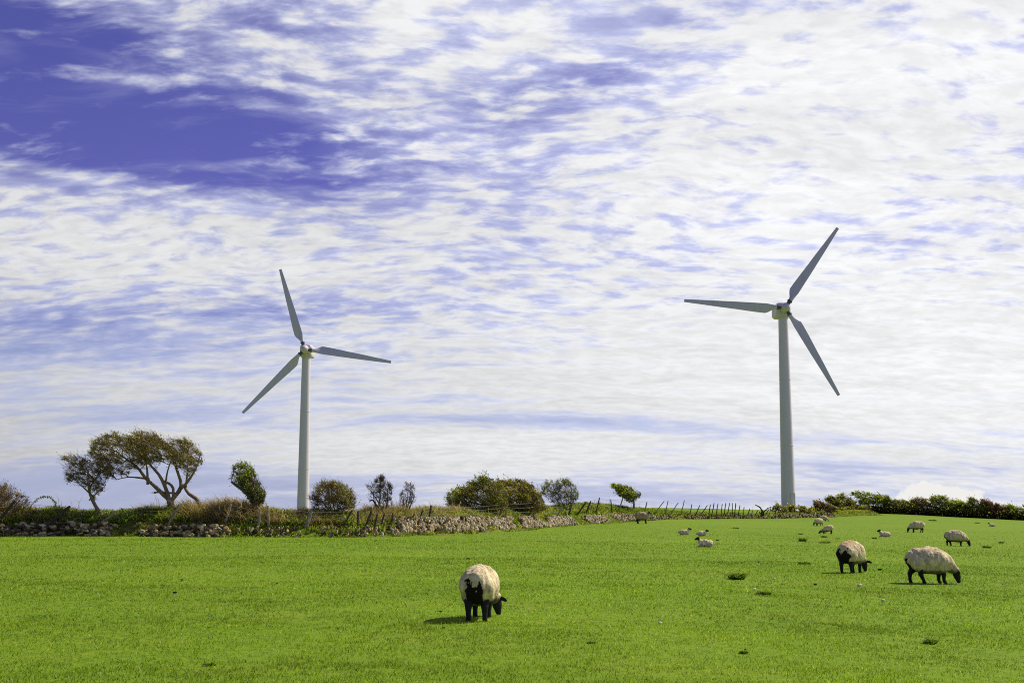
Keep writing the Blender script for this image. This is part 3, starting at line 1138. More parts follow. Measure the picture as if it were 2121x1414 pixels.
        q = np.stack([L - B, L - B + b * sz * 0.27 + a * sz * 0.45, L - B + a * sz * 1.1, L - B - b * sz * 0.27 + a * sz * 0.45], 1).reshape(-1, 3)
        cl = fbm(L, 1.3, 2, 91)
        pi = np.clip((cl * 1.0 + rng.normal(0, 0.3, nleaf)) * 3, 0, 2.99).astype(int)
        c = np.array(pal)[pi] * rng.uniform(0.75, 1.25, (nleaf, 1))
        cmb.put(q, np.arange(nleaf * 4).reshape(-1, 4), np.repeat(c, 4, axis=0))
    cmb.build('crown', M['leaf'], root, False)
    return root


TG = 'windswept hawthorns and bushes on the bank'
Y2 = bank_y(300, 2.0)
tree('hawthorn_tree', 'small thin windswept hawthorn with slanting trunk beside the big one', 'tree',
     [(122, 948), (150, 942), (185, 948), (205, 953), (225, 968), (237, 985), (226, 1000), (214, 1016), (203, 1036), (195, 1025), (190, 1008), (170, 1002), (148, 1003), (140, 988), (145, 966)],
     bank_y(200, 1.9),
     [([(210, 1066), (200, 1046), (188, 1022), (189, 1000), (190, 975)], 0.10, 0.04), ([(188, 1022), (176, 1012), (163, 998)], 0.045, 0.02),
      ([(189, 1003), (200, 985), (214, 972)], 0.04, 0.02), ([(192, 1028), (203, 1014), (212, 1004)], 0.03, 0.012), ([(189, 985), (172, 968), (150, 955)], 0.035, 0.015)],
     natt=420, nleaf=1100, leaf=0.05, pal=OLIVE, twig=4, twig_len=0.34, group=TG)
tree('hawthorn_tree', 'large flat topped windswept hawthorn with several forking bare stems', 'tree',
     [(190, 938), (200, 912), (215, 905), (235, 897), (260, 904), (285, 895), (300, 893), (320, 897), (340, 907), (357, 915), (375, 908), (395, 911), (412, 925), (422, 942), (416, 965),
      (410, 985), (400, 995), (392, 985), (378, 974), (362, 962), (340, 957), (320, 961), (300, 970), (280, 975), (262, 983), (240, 988), (218, 984), (205, 974), (204, 955), (196, 946)],
     Y2,
     [([(350, 1040), (348, 1032), (322, 1008), (299, 991), (280, 962), (261, 952)], 0.115, 0.05, 0.2), ([(299, 991), (265, 986), (240, 993)], 0.05, 0.015, 0.1), ([(305, 992), (306, 962), (300, 940)], 0.06, 0.03, -0.3),
      ([(352, 1036), (341, 1000), (333, 983), (316, 965), (300, 940)], 0.11, 0.03, -0.4), ([(341, 998), (345, 975), (352, 950)], 0.05, 0.025, 0.3), ([(357, 1034), (361, 1008), (348, 1000), (338, 996)], 0.08, 0.045, 0.1),
      ([(356, 1036), (380, 1006), (369, 983), (361, 960), (352, 935)], 0.11, 0.04, 0.2), ([(380, 1006), (392, 996), (411, 966), (416, 945)], 0.07, 0.025, -0.2), ([(386, 998), (388, 975), (384, 945)], 0.05, 0.02, 0.3),
      ([(402, 1080), (413, 1044), (407, 1030), (388, 1023), (381, 1006)], 0.11, 0.07, 0.1), ([(346, 1020), (333, 1018), (320, 1020)], 0.05, 0.045, -0.1)],
     natt=1100, nleaf=6500, leaf=0.055, pal=OLIVE, twig=5, twig_len=0.34, step=0.15, depth=0.5, group=TG)
tree('hawthorn_tree', 'short upright windblown thorn tree with a bare stub branch, left of the left turbine', 'tree',
     [(485, 965), (500, 957), (521, 965), (531, 985), (546, 1005), (553, 1030), (547, 1046), (525, 1046), (511, 1026), (501, 1010), (490, 990), (483, 976)],
     bank_y(520, 1.9),
     [([(533, 1054), (522, 1034), (507, 1015), (490, 1006), (480, 997)], 0.10, 0.05, -0.1), ([(528, 1046), (518, 1015), (516, 985), (508, 968)], 0.06, 0.02, 0.15), ([(535, 1050), (540, 1030), (536, 1005)], 0.05, 0.02, 0.2),
      ([(516, 1012), (528, 1000), (530, 985)], 0.03, 0.015, -0.2)],
     natt=380, nleaf=3200, leaf=0.06, pal=GREEN, twig=4, twig_len=0.28, wind=(-0.45, 0, 0.4), bark=(0.11, 0.085, 0.06), group=TG)
tree('bush', 'broad half bare twiggy bush just right of the left turbine tower foot', 'bush',
     [(640, 1032), (650, 1010), (665, 998), (690, 996), (715, 1005), (735, 1020), (746, 1036), (742, 1054), (720, 1062), (690, 1064), (660, 1062), (645, 1048)],
     bank_y(690, 2.6), None, (698, 1072), natt=520, nleaf=2000, leaf=0.06, pal=OLIVE, twig=4, twig_len=0.36, wind=(-0.3, 0, 0.35), group=TG)
tree('shrub', 'bare black thorn shrub with a crooked raised top branch', 'shrub',
     [(755, 1008), (772, 997), (782, 990), (786, 983), (794, 984), (803, 996), (815, 1010), (820, 1030), (810, 1050), (795, 1056), (782, 1046), (768, 1026)],
     bank_y(785, 2.2),
     [([(785, 1066), (780, 1046), (773, 1030), (767, 1038)], 0.07, 0.03), ([(782, 1056), (790, 1030), (785, 1008), (790, 990)], 0.05, 0.015), ([(796, 1060), (804, 1035), (802, 1012)], 0.05, 0.015), ([(785, 1040), (772, 1018), (758, 1008)], 0.03, 0.012)],
     natt=190, nleaf=70, leaf=0.05, pal=OLIVE, twig=3, twig_len=0.26, wind=(-0.2, 0, 0.4), bark=(0.12, 0.10, 0.08), group=TG)
tree('shrub', 'smaller bare twiggy shrub just right of the crooked thorn', 'shrub',
     [(824, 1052), (828, 1027), (840, 1000), (856, 1003), (867, 1015), (861, 1040), (850, 1054)],
     bank_y(845, 2.2), None, (842, 1066), natt=150, nleaf=60, leaf=0.05, pal=BROWN, twig=3, twig_len=0.26, wind=(-0.1, 0, 0.5), bark=(0.13, 0.11, 0.09), group=TG)
tree('bush', 'big spreading hawthorn bush with green leafy top and twiggy left side', 'bush',
     [(924, 1046), (930, 1028), (944, 1012), (956, 1008), (978, 1001), (990, 996), (1004, 987), (1016, 991), (1034, 1000), (1050, 1012), (1058, 1040), (1050, 1060), (1015, 1063), (970, 1060), (940, 1054)],
     bank_y(1000, 2.4),
     [([(1030, 1070), (1010, 1045), (985, 1025), (955, 1012)], 0.09, 0.03), ([(1032, 1070), (1020, 1035), (1005, 1005)], 0.08, 0.025), ([(1010, 1048), (975, 1040), (945, 1036)], 0.05, 0.02), ([(1036, 1070), (1040, 1040), (1030, 1005)], 0.07, 0.02)],
     natt=900, nleaf=5500, leaf=0.085, pal=[(0.240, 0.275, 0.050), (0.330, 0.350, 0.075), (0.140, 0.160, 0.034)], twig=4, twig_len=0.55, group=TG)
tree('bush', 'rounded olive brown bush sloping down to the right behind the pale slab wall', 'bush',
     [(1004, 1050), (1010, 1024), (1026, 1004), (1046, 998), (1064, 999), (1082, 992), (1096, 1000), (1112, 1010), (1122, 1026), (1134, 1040), (1142, 1054), (1124, 1062), (1070, 1066), (1020, 1064)],
     bank_y(1080, 1.9), None, (1085, 1074), natt=1000, nleaf=9500, leaf=0.085, pal=[(0.300, 0.285, 0.052), (0.370, 0.320, 0.075), (0.180, 0.165, 0.040)], twig=5, twig_len=0.62, wind=(-0.7, 0, 0.15), group=TG)
tree('bush', 'twiggy dark bush with thin upright stems, right of the olive brown bush', 'bush',
     [(1120, 1002), (1145, 996), (1175, 993), (1192, 1004), (1203, 1032), (1194, 1046), (1170, 1052), (1145, 1046), (1125, 1028)],
     bank_y(1165, 2.2), None, (1172, 1064), natt=380, nleaf=1500, leaf=0.075, pal=GREEN, twig=4, twig_len=0.42, wind=(-0.3, 0, 0.35), bark=(0.14, 0.115, 0.085), group=TG)
tree('hawthorn_tree', 'small flag shaped windswept thorn tree above the standing sheep by the wall', 'tree',
     [(1268, 1004), (1290, 1003), (1310, 1010), (1320, 1020), (1333, 1023), (1327, 1033), (1319, 1039), (1308, 1042), (1297, 1033), (1285, 1023), (1275, 1013)],
     bank_y(1312, 1.6),
     [([(1312, 1062), (1313, 1045), (1311, 1030), (1300, 1016)], 0.11, 0.03), ([(1312, 1034), (1320, 1028), (1327, 1024)], 0.05, 0.02), ([(1311, 1028), (1296, 1012), (1280, 1006)], 0.05, 0.02)],
     natt=330, nleaf=2600, leaf=0.10, pal=GREEN, twig=4, twig_len=0.45, wind=(-0.9, 0, 0.15), bark=(0.11, 0.09, 0.07), group=TG)
tree('bramble', 'tangled bramble thicket at the left edge behind the first leaning posts', 'bramble',
     [(-60, 1010), (-10, 1004), (14, 1003), (32, 1018), (52, 1030), (62, 1048), (48, 1060), (0, 1062), (-50, 1060)],
     bank_y(10, 1.6), None, (5, 1068), natt=260, nleaf=700, leaf=0.07, pal=BROWN, twig=4, twig_len=0.45, wind=(0.2, 0, 0.5), group='brambles on the bank')


def bramble_arc():
    Y = bank_y(90, 1.4)
    root = None
    pts = [(58, 1060), (66, 1044), (80, 1030), (98, 1027), (110, 1034), (117, 1046), (112, 1052)]
    W = np.array([at(a, b, Y + 0.1 * i) for i, (a, b) in enumerate(pts)])
    root = empty('bramble', tuple(W[0]))
    tag(root, 'single arching leafy bramble shoot between the first two leaning posts', 'bramble', 'brambles on the bank')
    t = np.linspace(0, len(W) - 1, 40)
    P = np.stack([np.interp(t, np.arange(len(W)), W[:, k]) for k in range(3)], 1)
    for _ in range(4):
        P[1:-1] = 0.5 * P[1:-1] + 0.25 * (P[:-2] + P[2:])
    mb = MB()
    mb.tube(P - W[0], np.linspace(0.016, 0.008, len(P)), 5, (0.07, 0.05, 0.03))
    mb.build('stem', M['bark'], root)
    n = 130
    k = rng.integers(8, 40, n)
    L = P[k] - W[0] + rng.normal(0, 0.03, (n, 3))
    a = rng.normal(0, 1, (n, 3))
    a /= np.linalg.norm(a, axis=1)[:, None]
    b = np.cross(a, rng.normal(0, 1, (n, 3)))
    b /= np.linalg.norm(b, axis=1)[:, None]
    q = np.stack([L, L + b * .03 + a * .03, L + a * .08, L - b * .03 + a * .03], 1).reshape(-1, 3)
    mesh_np('leaves', q, np.arange(n * 4).reshape(-1, 4), M['leaf'], root, np.repeat(np.array(GREEN)[rng.integers(0, 3, n)], 4, axis=0), False)


bramble_arc()

# dead snag leaning out of the skyline fence
def snag():
    Y = bank_y(1575, 0.6)
    root = empty('dead_branch', tuple(at(1580, 1073, Y)))
    tag(root, 'dead crooked branch sticking up in the skyline fence left of the right turbine', 'branch')
    B = np.array(root.location)
    mb = MB()
    for pts, r0, r1 in (([(1583, 1074), (1580, 1060), (1575, 1051), (1564, 1044)], 0.13, 0.05), ([(1580, 1062), (1590, 1052), (1597, 1049)], 0.08, 0.03), ([(1584, 1074), (1578, 1064), (1572, 1060)], 0.09, 0.04)):
        W = np.array([np.array(at(a, b, Y)) for a, b in pts])
        t = np.linspace(0, len(W) - 1, 12)
        P = np.stack([np.interp(t, np.arange(len(W)), W[:, k]) for k in range(3)], 1) + rng.normal(0, 0.02, (12, 3))
        mb.tube(P - B, np.linspace(r0, r1, 12), 6, (0.055, 0.045, 0.035))
    mb.build('limb', M['bark'], root)


snag()

# ------------------------------------------------------------------ the hedge on the crest at the right
HEDGE = [(1690, 1064, 1050), (1740, 1062.5, 1046), (1800, 1063.5, 1043), (1860, 1065.5, 1045), (1920, 1068, 1047), (2000, 1071.5, 1052), (2060, 1074.5, 1056), (2121, 1077, 1060), (2200, 1080.5, 1067), (2290, 1084, 1071)]
hg = []
for hx, hb, ht in HEDGE:
    yy = float(np.interp(hx, [1690, 1800, 2121, 2290], [150, 168, 168, 160]))
    g = at(hx, hb, yy)
    hg.append((g.x, yy, at(hx, ht, yy).z, hx))
hg = np.array(hg)


def hedge_y(px):
    return float(np.interp(px, hg[:, 3], hg[:, 1]))


def build_hedge():
    sg = np.concatenate([[0], np.cumsum(np.hypot(np.diff(hg[:, 0]), np.diff(hg[:, 1])))])
    base = Vector((hg[4, 0], hg[4, 1], zgf(hg[4, 0], hg[4, 1])))
    root = empty('hedge', base)
    tag(root, 'long low dark hedge along the crest of the pasture at the right', 'hedge')
    B = np.array(base)
    n = 42000
    s = rng.uniform(0, sg[-1], n)
    x, y, zt, px = (np.interp(s, sg, hg[:, k]) for k in range(4))
    off = rng.normal(0, 0.7, n)
    gz = zg(x, y)
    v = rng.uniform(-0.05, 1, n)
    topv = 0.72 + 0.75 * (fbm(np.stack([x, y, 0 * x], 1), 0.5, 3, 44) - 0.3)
    z = gz + v * (zt - gz) * topv
    L = np.stack([x + rng.normal(0, .3, n), y + off, z], 1)
    a = rng.normal(0, 1, (n, 3)) + np.array([0, 0, 0.3])
    a /= np.linalg.norm(a, axis=1)[:, None]
    b = np.cross(a, rng.normal(0, 1, (n, 3)))
    b /= np.linalg.norm(b, axis=1)[:, None]
    sz = rng.uniform(0.10, 0.24, n)[:, None]
    q = np.stack([L - B, L - B + b * sz * .5 + a * sz * .4, L - B + a * sz, L - B - b * sz * .5 + a * sz * .4], 1).reshape(-1, 3)
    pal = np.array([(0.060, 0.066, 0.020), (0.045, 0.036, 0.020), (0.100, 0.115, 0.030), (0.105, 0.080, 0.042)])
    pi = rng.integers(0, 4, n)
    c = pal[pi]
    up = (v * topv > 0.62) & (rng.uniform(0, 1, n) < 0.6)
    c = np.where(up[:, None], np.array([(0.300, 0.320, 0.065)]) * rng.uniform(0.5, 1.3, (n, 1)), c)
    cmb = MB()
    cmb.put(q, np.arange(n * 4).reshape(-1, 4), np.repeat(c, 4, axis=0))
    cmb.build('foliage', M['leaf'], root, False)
    m = 1500
    s = rng.uniform(0, sg[-1], m)
    x, y, zt, px = (np.interp(s, sg, hg[:, k]) for k in range(4))
    gz = zg(x, y)
    P0 = np.stack([x, y + rng.normal(0, .4, m), gz - 0.1], 1)
    P1 = P0 + np.stack([rng.normal(-.4, .4, m), rng.normal(0, .3, m), (zt - gz) * rng.uniform(0.6, 1.15, m)], 1)
    V, F = prisms(P0 - B, P1 - B, np.full(m, 0.035), np.full(m, 0.012), 3)
    mesh_np('stems', V, F, M['bark'], root, np.tile((0.035, 0.028, 0.020), (len(V), 1)))


build_hedge()


def blobpoly(x0, x1, y0, y1, lean=0.0, n=11, seed=1):
    """ragged wind-cut outline: high towards the left, sloping away to the right"""
    r = random.Random(seed)
    base = [(0.06, 1.0), (0.0, 0.72), (0.10, 0.52), (-0.02, 0.34), (0.08, 0.10), (0.24, 0.16), (0.34, -0.02), (0.46, 0.18), (0.60, 0.12), (0.70, 0.36), (0.86, 0.40), (0.92, 0.66), (1.02, 0.74), (1.0, 1.0)]
    k = 1.0 + 2.0 * max(0, -lean)
    out = []
    for (a, b) in base:
        a += r.uniform(-0.07, 0.07) - (1 - b) * 0.18 * k + 0.1 * k
        b += r.uniform(-0.12, 0.10) * (b < 0.9)
        out.append((x0 + a * (x1 - x0), y0 + b * (y1 - y0)))
    return out


HB = [  # x0 x1 y0 y1 lean palette leaves label
    (1612, 1702, 1045, 1068, 0.0, OLIVE, 2600, 'low olive scrub hiding the foot of the right turbine tower', 0.05),
    (1692, 1726, 1037, 1060, -0.1, BROWN, 1300, 'brownish bush immediately right of the right turbine tower foot'),
    (1718, 1742, 1026, 1050, -0.5, OLIVE, 900, 'little thorn with a crest swept sharply left, first above the hedge'),
    (1740, 1776, 1023, 1058, -0.1, OLIVE, 2200, 'rounded olive tree between the swept thorn and the brighter green tree'),
    (1776, 1830, 1016, 1046, -0.25, GREEN, 3000, 'brighter green windswept tree, tallest along the right hedge'),
    (1833, 1853, 1025, 1052, -0.4, GREEN, 900, 'slim leafy thorn where the dark hedge band begins'),
    (1856, 1898, 1034, 1056, -0.1, OLIVE, 1500, 'low wide bush below the left side of the small heaped cloud'),
    (1893, 1936, 1031, 1056, -0.1, BROWN, 1400, 'brown tinged bush under the middle of the small heaped cloud'),
    (1934, 1982, 1024, 1058, -0.15, YELLO, 2200, 'open yellow green tree with visible branches in the right hedge'),
    (1980, 2010, 1034, 1058, -0.1, GREEN, 1700, 'dense dark green bush right of the open yellow green tree'),
    (2014, 2040, 1030, 1062, -0.15, YELLO, 1000, 'narrow spiky pale green shrub left of the russet bush'),
    (2034, 2066, 1035, 1064, -0.05, RUST, 1600, 'russet red leaved bush in the right hedge'),
    (2062, 2090, 1044, 1066, -0.1, RUST, 1000, 'low rust brown bush right of the taller russet one'),
    (2088, 2132, 1046, 1070, -0.1, GREEN, 1700, 'green bush at the right edge of the hedge'),
    (2130, 2180, 1044, 1074, -0.1, OLIVE, 1500, 'olive bush beyond the right edge of the hedge'),
]
for k, hbk in enumerate(HB):
    x0, x1, y0, y1, lean, pal, nl, lab = hbk[:8]
    cxp = 0.5 * (x0 + x1)
    if k < 2:
        Yh = bank_y(cxp, 2.0)
        fy = 1066
    else:
        Yh = hedge_y(cxp) - 0.3
        fy = float(np.interp(cxp, [h[0] for h in HEDGE], [h[1] for h in HEDGE])) - 0.5
    tree('hedge_tree' if 'tree' in lab or 'thorn' in lab else 'hedge_bush', lab, 'tree' if 'tree' in lab or 'thorn' in lab else 'bush',
         blobpoly(x0 - 3, x1 + 4, y0, y1, lean, 11, k + 3), Yh, None, (cxp + 3, fy), natt=170, nleaf=nl, leaf=0.15, pal=pal, twig=3, twig_len=0.8,
         wind=(-0.7, 0, 0.1), rtip=0.016, group='trees and bushes in the right hedge', depth=0.35, bark=(0.12, 0.095, 0.065))


# ------------------------------------------------------------------ wind turbines
def airfoil(chord, thick, round_):
    """closed section, leading edge at +x"""
    n = 20
    pts = []
    for k in range(n):
        a = 2 * math.pi * k / n
        cxx, sy = math.cos(a), math.sin(a)
        # circle
        c1 = (cxx * 0.5 * chord, sy * 0.5 * chord)
        # aerofoil: t from leading (0) to trailing (1)
        t = 0.5 * (1 - cxx)
        yt = 5 * (0.2969 * math.sqrt(t) - 0.126 * t - 0.3516 * t * t + 0.2843 * t ** 3 - 0.1015 * t ** 4) * thick
        c2 = (0.5 * chord - t * chord, (yt if sy >= 0 else -yt * 0.55) + 0.05 * thick * math.sin(math.pi * t))
        pts.append((c1[0] * round_ + c2[0] * (1 - round_), c1[1] * round_ + c2[1] * (1 - round_)))
    return pts


def blade_mesh(Rb):
    # r/R, chord m, leading edge offset, thickness, roundness, twist deg
    st = [(0.084, 0.66, 0.33, 0.66, 1.0, 20), (0.11, 0.68, 0.34, 0.62, 0.9, 20), (0.132, 0.90, 0.36, 0.52, 0.45, 19), (0.155, 1.18, 0.40, 0.42, 0.12, 17), (0.185, 1.46, 0.45, 0.36, 0.0, 15),
          (0.20, 1.52, 0.46, 0.34, 0.0, 14), (0.25, 1.48, 0.45, 0.30, 0.0, 11.5), (0.35, 1.36, 0.43, 0.25, 0.0, 8), (0.5, 1.16, 0.40, 0.19, 0.0, 5), (0.65, 0.98, 0.35, 0.14, 0.0, 3),
          (0.8, 0.76, 0.30, 0.10, 0.0, 1.5), (0.93, 0.58, 0.25, 0.075, 0.0, 0.5), (0.993, 0.48, 0.22, 0.06, 0.0, 0), (1.0, 0.44, 0.20, 0.03, 0.0, 0)]
    V, F = [], []
    n = 20
    for (f, ch, le, th, rd, tw) in st:
        sec = airfoil(ch, th / 2 if rd < 0.5 else th, rd)
        c, s_ = math.cos(R(tw)), math.sin(R(tw))
        for (x, y) in sec:
            X = x - 0.5 * ch + le
            V.append((X * c + y * s_, -X * s_ + y * c, f * Rb))
    ns = len(st)
    for i in range(ns - 1):
        for j in range(n):
            F.append((i * n + j, i * n + (j + 1) % n, (i + 1) * n + (j + 1) % n, (i + 1) * n + j))
    V += [(0, 0, st[0][0] * Rb), tuple(np.mean(V[-n:], axis=0))]
    T = [(ns * n, (j + 1) % n, j) for j in range(n)] + [(ns * n + 1, (ns - 1) * n + j, (ns - 1) * n + (j + 1) % n) for j in range(n)]
    return V, [np.array(F), np.array(T)]


def ring_loft(sections, n, fn):
    """sections: list of parameters; fn(par, k)->xyz; closed with end fans"""
    V = [fn(p, k) for p in sections for k in range(n)]
    m = len(sections)
    F = [(i * n + j, i * n + (j + 1) % n, (i + 1) * n + (j + 1) % n, (i + 1) * n + j) for i in range(m - 1) for j in range(n)]
    c0 = np.mean(V[:n], axis=0)
    c1 = np.mean(V[-n:], axis=0)
    V = V + [tuple(c0), tuple(c1)]
    T = [(m * n, (j + 1) % n, j) for j in range(n)] + [(m * n + 1, (m - 1) * n + j, (m - 1) * n + (j + 1) % n) for j in range(n)]
    return np.array(V), [np.array(F), np.array(T)]


def shade_sharp(o, ang=35):
    me = o.data
    me.set_sharp_from_angle(angle=R(ang))


def turbine(label, hub_px, hub_py, Y, Rb, angles, yaw, base_d, top_d):
    hub = at(hub_px, hub_py, Y - 1.9)
    ax, ay = hub.x, hub.y + 1.9
    z0 = zgf(ax, ay) - 0.3
    H = hub.z - z0
    root = empty('wind_turbine', (ax, ay, z0), 0.0)
    tag(root, label, 'wind turbine', 'white three bladed wind turbines')
    top = H - 1.35
    # tower: tapered steel tube in three lengths with flange seams
    secs, n = [], 48
    seams = [0.34, 0.68]
    zs = [0, 0.01]
    for sm in seams:
        zs += [sm - 0.0016, sm - 0.0015, sm + 0.0015, sm + 0.0016]
    zs += [0.994, 1.0]
    for f in zs:
        r = 0.5 * (base_d + (top_d - base_d) * f)
        if any(abs(f - sm) <= 0.00151 for sm in seams):
            r += 0.035
        secs.append((r, f * top))
    V, F = ring_loft(secs, n, lambda p, k: (p[0] * math.cos(2 * math.pi * k / n), p[0] * math.sin(2 * math.pi * k / n), p[1]))
    tw = mesh_np('tower', V, F, M['tower'], root, None, True)
    shade_sharp(tw)
    # door at the foot, facing the track side
    mb = MB()
    a0 = R(-60)
    for (u0, u1, h0, h1, out) in ((-0.42, 0.42, 0.9, 3.0, 0.05),):
        P = []
        rr = base_d * 0.5
        for dz_ in (h0, h1):
            for w_ in (u0, u1):
                for o_ in (-0.15, out):
                    a = a0 + w_ / rr
                    P.append(((rr + o_) * math.cos(a), (rr + o_) * math.sin(a), dz_))
        mb.put(P, np.array([(0, 1, 5, 4), (2, 6, 7, 3), (1, 3, 7, 5), (0, 4, 6, 2), (4, 5, 7, 6), (0, 2, 3, 1)]))
    mb.build('door', M['nacelle'], root, False)
    # yaw bearing
    V, F = ring_loft([(top_d * .5 + .02, top), (top_d * .5 + .14, top + .02), (top_d * .5 + .14, top + .22), (top_d * .5, top + .24)], 40,
                     lambda p, k: (p[0] * math.cos(2 * math.pi * k / 40), p[0] * math.sin(2 * math.pi * k / 40), p[1]))
    yb = mesh_np('yaw_ring', V, F, M['nacelle'], root, None, True)
    shade_sharp(yb)
    Ry = Matrix.Rotation(yaw, 4, 'Z')
    # nacelle: rounded box from y=-1.05 (front) to +3.6 (rear)
    nn = 40

    def sup(p, k):
        y, hw, hh, zc = p
        a = 2 * math.pi * k / nn
        c, s_ = math.cos(a), math.sin(a)
        e = 0.42
        v = Vector((hw * math.copysign(abs(c) ** e, c), y, zc + hh * math.copysign(abs(s_) ** e, s_)))
        return tuple(Ry @ v)
    zc = H - 0.12
    V, F = ring_loft([(-0.98, 0.55, 0.6, zc), (-0.95, 0.85, 0.92, zc), (-0.80, 1.02, 1.10, zc), (-0.2, 1.12, 1.18, zc), (1.2, 1.16, 1.2, zc), (2.6, 1.12, 1.12, zc + .04), (3.4, 1.0, 0.98, zc + .08), (3.62, .82, .8, zc + .1), (3.68, .5, .5, zc + .1)], nn, sup)
    F = [f[:, ::-1] for f in F]
    nac = mesh_np('nacelle', V, F, M['nacelle'], root, None, True)
    shade_sharp(nac, 50)
    # spinner and hub, axis along -y
    tilt = Matrix.Rotation(R(-4), 4, 'X')
    O = Ry @ Vector((0, -1.9, H))
    TR = Matrix.Translation(O) @ Ry @ tilt

    def nose(p, k):
        y, r = p
        a = 2 * math.pi * k / 36
        return tuple(TR @ Vector((r * math.cos(a), y, r * math.sin(a))))
    V, F = ring_loft([(0.95, 0.55), (0.80, 0.66), (0.45, 0.72), (0.0, 0.74), (-0.35, 0.69), (-0.65, 0.56), (-0.88, 0.37), (-1.0, 0.19), (-1.04, 0.05)], 36, nose)
    hubo = mesh_np('hub', V, F, M['nacelle'], root, None, True)
    bv, bf = blade_mesh(Rb)
    bv = np.array(bv)
    for th in angles:
        T = TR @ Matrix.Rotation(R(90 - th), 4, 'Y') @ Matrix.Rotation(R(-1.0), 4, 'X')
        A = np.array(T.to_3x3())
        tr = np.array(T.translation)
        b = mesh_np('blade', bv @ A.T + tr, bf, M['blade'], root, None, True)
        shade_sharp(b, 50)

        def col(p, k):
            z, r = p
            a = 2 * math.pi * k / 28
            return tuple(T @ Vector((r * math.cos(a), r * math.sin(a), z)))
        V, F = ring_loft([(0.58, 0.29), (0.70, 0.30), (1.14, 0.30), (1.15, 0.40), (1.32, 0.40), (1.33, 0.32)], 28, col)
        cl = mesh_np('blade_collar', V, F, M['collar'], b, None, True)
        shade_sharp(cl)
    return root


turbine('white wind turbine behind the bushes on the left, one blade pointing right', 631, 723, 218, 15.6, (108.5, -8.5, 227.0), R(0), 2.2, 1.5)
turbine('white wind turbine on the right, one blade pointing left', 1627, 637, 188, 15.6, (55.5, 175.6, -61.0), R(0), 2.2, 1.45)


# ================================================================== sheep
def smin(a, b, k):
    h = np.clip(0.5 + 0.5 * (b - a) / k, 0, 1)
    return b * (1 - h) + a * h - k * h * (1 - h)


def capsule(P, a, b, ra, rb, sy=1.0):
    a = np.asarray(a, float)
    b = np.asarray(b, float)
    ab = b - a
    t = np.clip(((P - a) @ ab) / (ab @ ab + 1e-12), 0, 1)
    d = P - (a + t[:, None] * ab)
    return np.sqrt(d[:, 0] ** 2 + (d[:, 1] / sy) ** 2 + d[:, 2] ** 2) - (ra + (rb - ra) * t)


def ellipsoid(P, c, r, ax=None):
    q = P - np.asarray(c, float)
    if ax is not None:
        q = q @ np.asarray(ax).T
    q = q / np.asarray(r, float)
    l = np.linalg.norm(q, axis=1)
    return (l - 1) * min(r)


def surface_nets(fn, lo, hi, h):
    n = [int(math.ceil((hi[k] - lo[k]) / h)) + 1 for k in range(3)]
    g = [lo[k] + h * np.arange(n[k]) for k in range(3)]
    X, Y, Z = np.meshgrid(*g, indexing='ij')
    Fv = fn(np.stack([X.ravel(), Y.ravel(), Z.ravel()], 1)).reshape(n)
    c = [m - 1 for m in n]
    num = np.zeros(c + [3])
    cnt = np.zeros(c)
    offs = [(i, j, k) for i in (0, 1) for j in (0, 1) for k in (0, 1)]

    def cor(o):
        return Fv[o[0]:o[0] + c[0], o[1]:o[1] + c[1], o[2]:o[2] + c[2]]
    for a in offs:
        for ax in range(3):
            if a[ax] == 0:
                b = list(a)
                b[ax] = 1
                fa, fb = cor(a), cor(b)
                m = (fa < 0) != (fb < 0)
                t = np.where(m, fa / np.where(m, fa - fb, 1), 0)
                for q in range(3):
                    num[..., q] += m * (a[q] + (t if q == ax else 0))
                cnt += m
    act = cnt > 0
    idx = np.full(c, -1)
    idx[act] = np.arange(act.sum())
    I = np.argwhere(act)
    V = (I + num[act] / cnt[act][:, None]) * h + np.array(lo)
    Q = []
    for ax in range(3):
        o1, o2 = (ax + 1) % 3, (ax + 2) % 3
        sl = [slice(1, m - 1) for m in n]
        sl[ax] = slice(0, n[ax] - 1)
        s2 = list(sl)
        s2[ax] = slice(1, n[ax])
        f0, f1 = Fv[tuple(sl)], Fv[tuple(s2)]
        m = (f0 < 0) != (f1 < 0)
        L = np.argwhere(m)
        inside = f0[m] < 0
        base = L + np.array([1 if k != ax else 0 for k in range(3)])
        def cell(d1, d2):
            q = base.copy()
            q[:, o1] += d1
            q[:, o2] += d2
            return idx[q[:, 0], q[:, 1], q[:, 2]]
        quad = np.stack([cell(-1, -1), cell(0, -1), cell(0, 0), cell(-1, 0)], 1)
        quad[~inside] = quad[~inside][:, ::-1]
        Q.append(quad)
    return V, np.vstack(Q)


WOOL = np.array((0.74, 0.615, 0.365))
BLACK = np.array((0.016, 0.014, 0.014))


def legs_standing(dx):
    """hind and front legs: lists of joints with radii, x forward, each with its side"""
    out = []
    for sd_, o in ((1, dx[0]), (-1, dx[1])):
        y = 0.115 * sd_
        out.append([((-0.30, y * .9, 0.46), .135), ((-0.27 + o * .35, y, 0.35), .098), ((-0.355 + o * .7, y, 0.215), .050), ((-0.345 + o, y, 0.085), .033), ((-0.33 + o, y, 0.035), .033), ((-0.31 + o, y, 0.005), .036)])
    for sd_, o in ((1, dx[2]), (-1, dx[3])):
        y = 0.105 * sd_
        out.append([((0.27, y * .9, 0.44), .115), ((0.235 + o * .3, y, 0.31), .078), ((0.25 + o * .8, y, 0.19), .046), ((0.245 + o, y, 0.08), .032), ((0.26 + o, y, 0.035), .032), ((0.28 + o, y, 0.005), .036)])
    return out


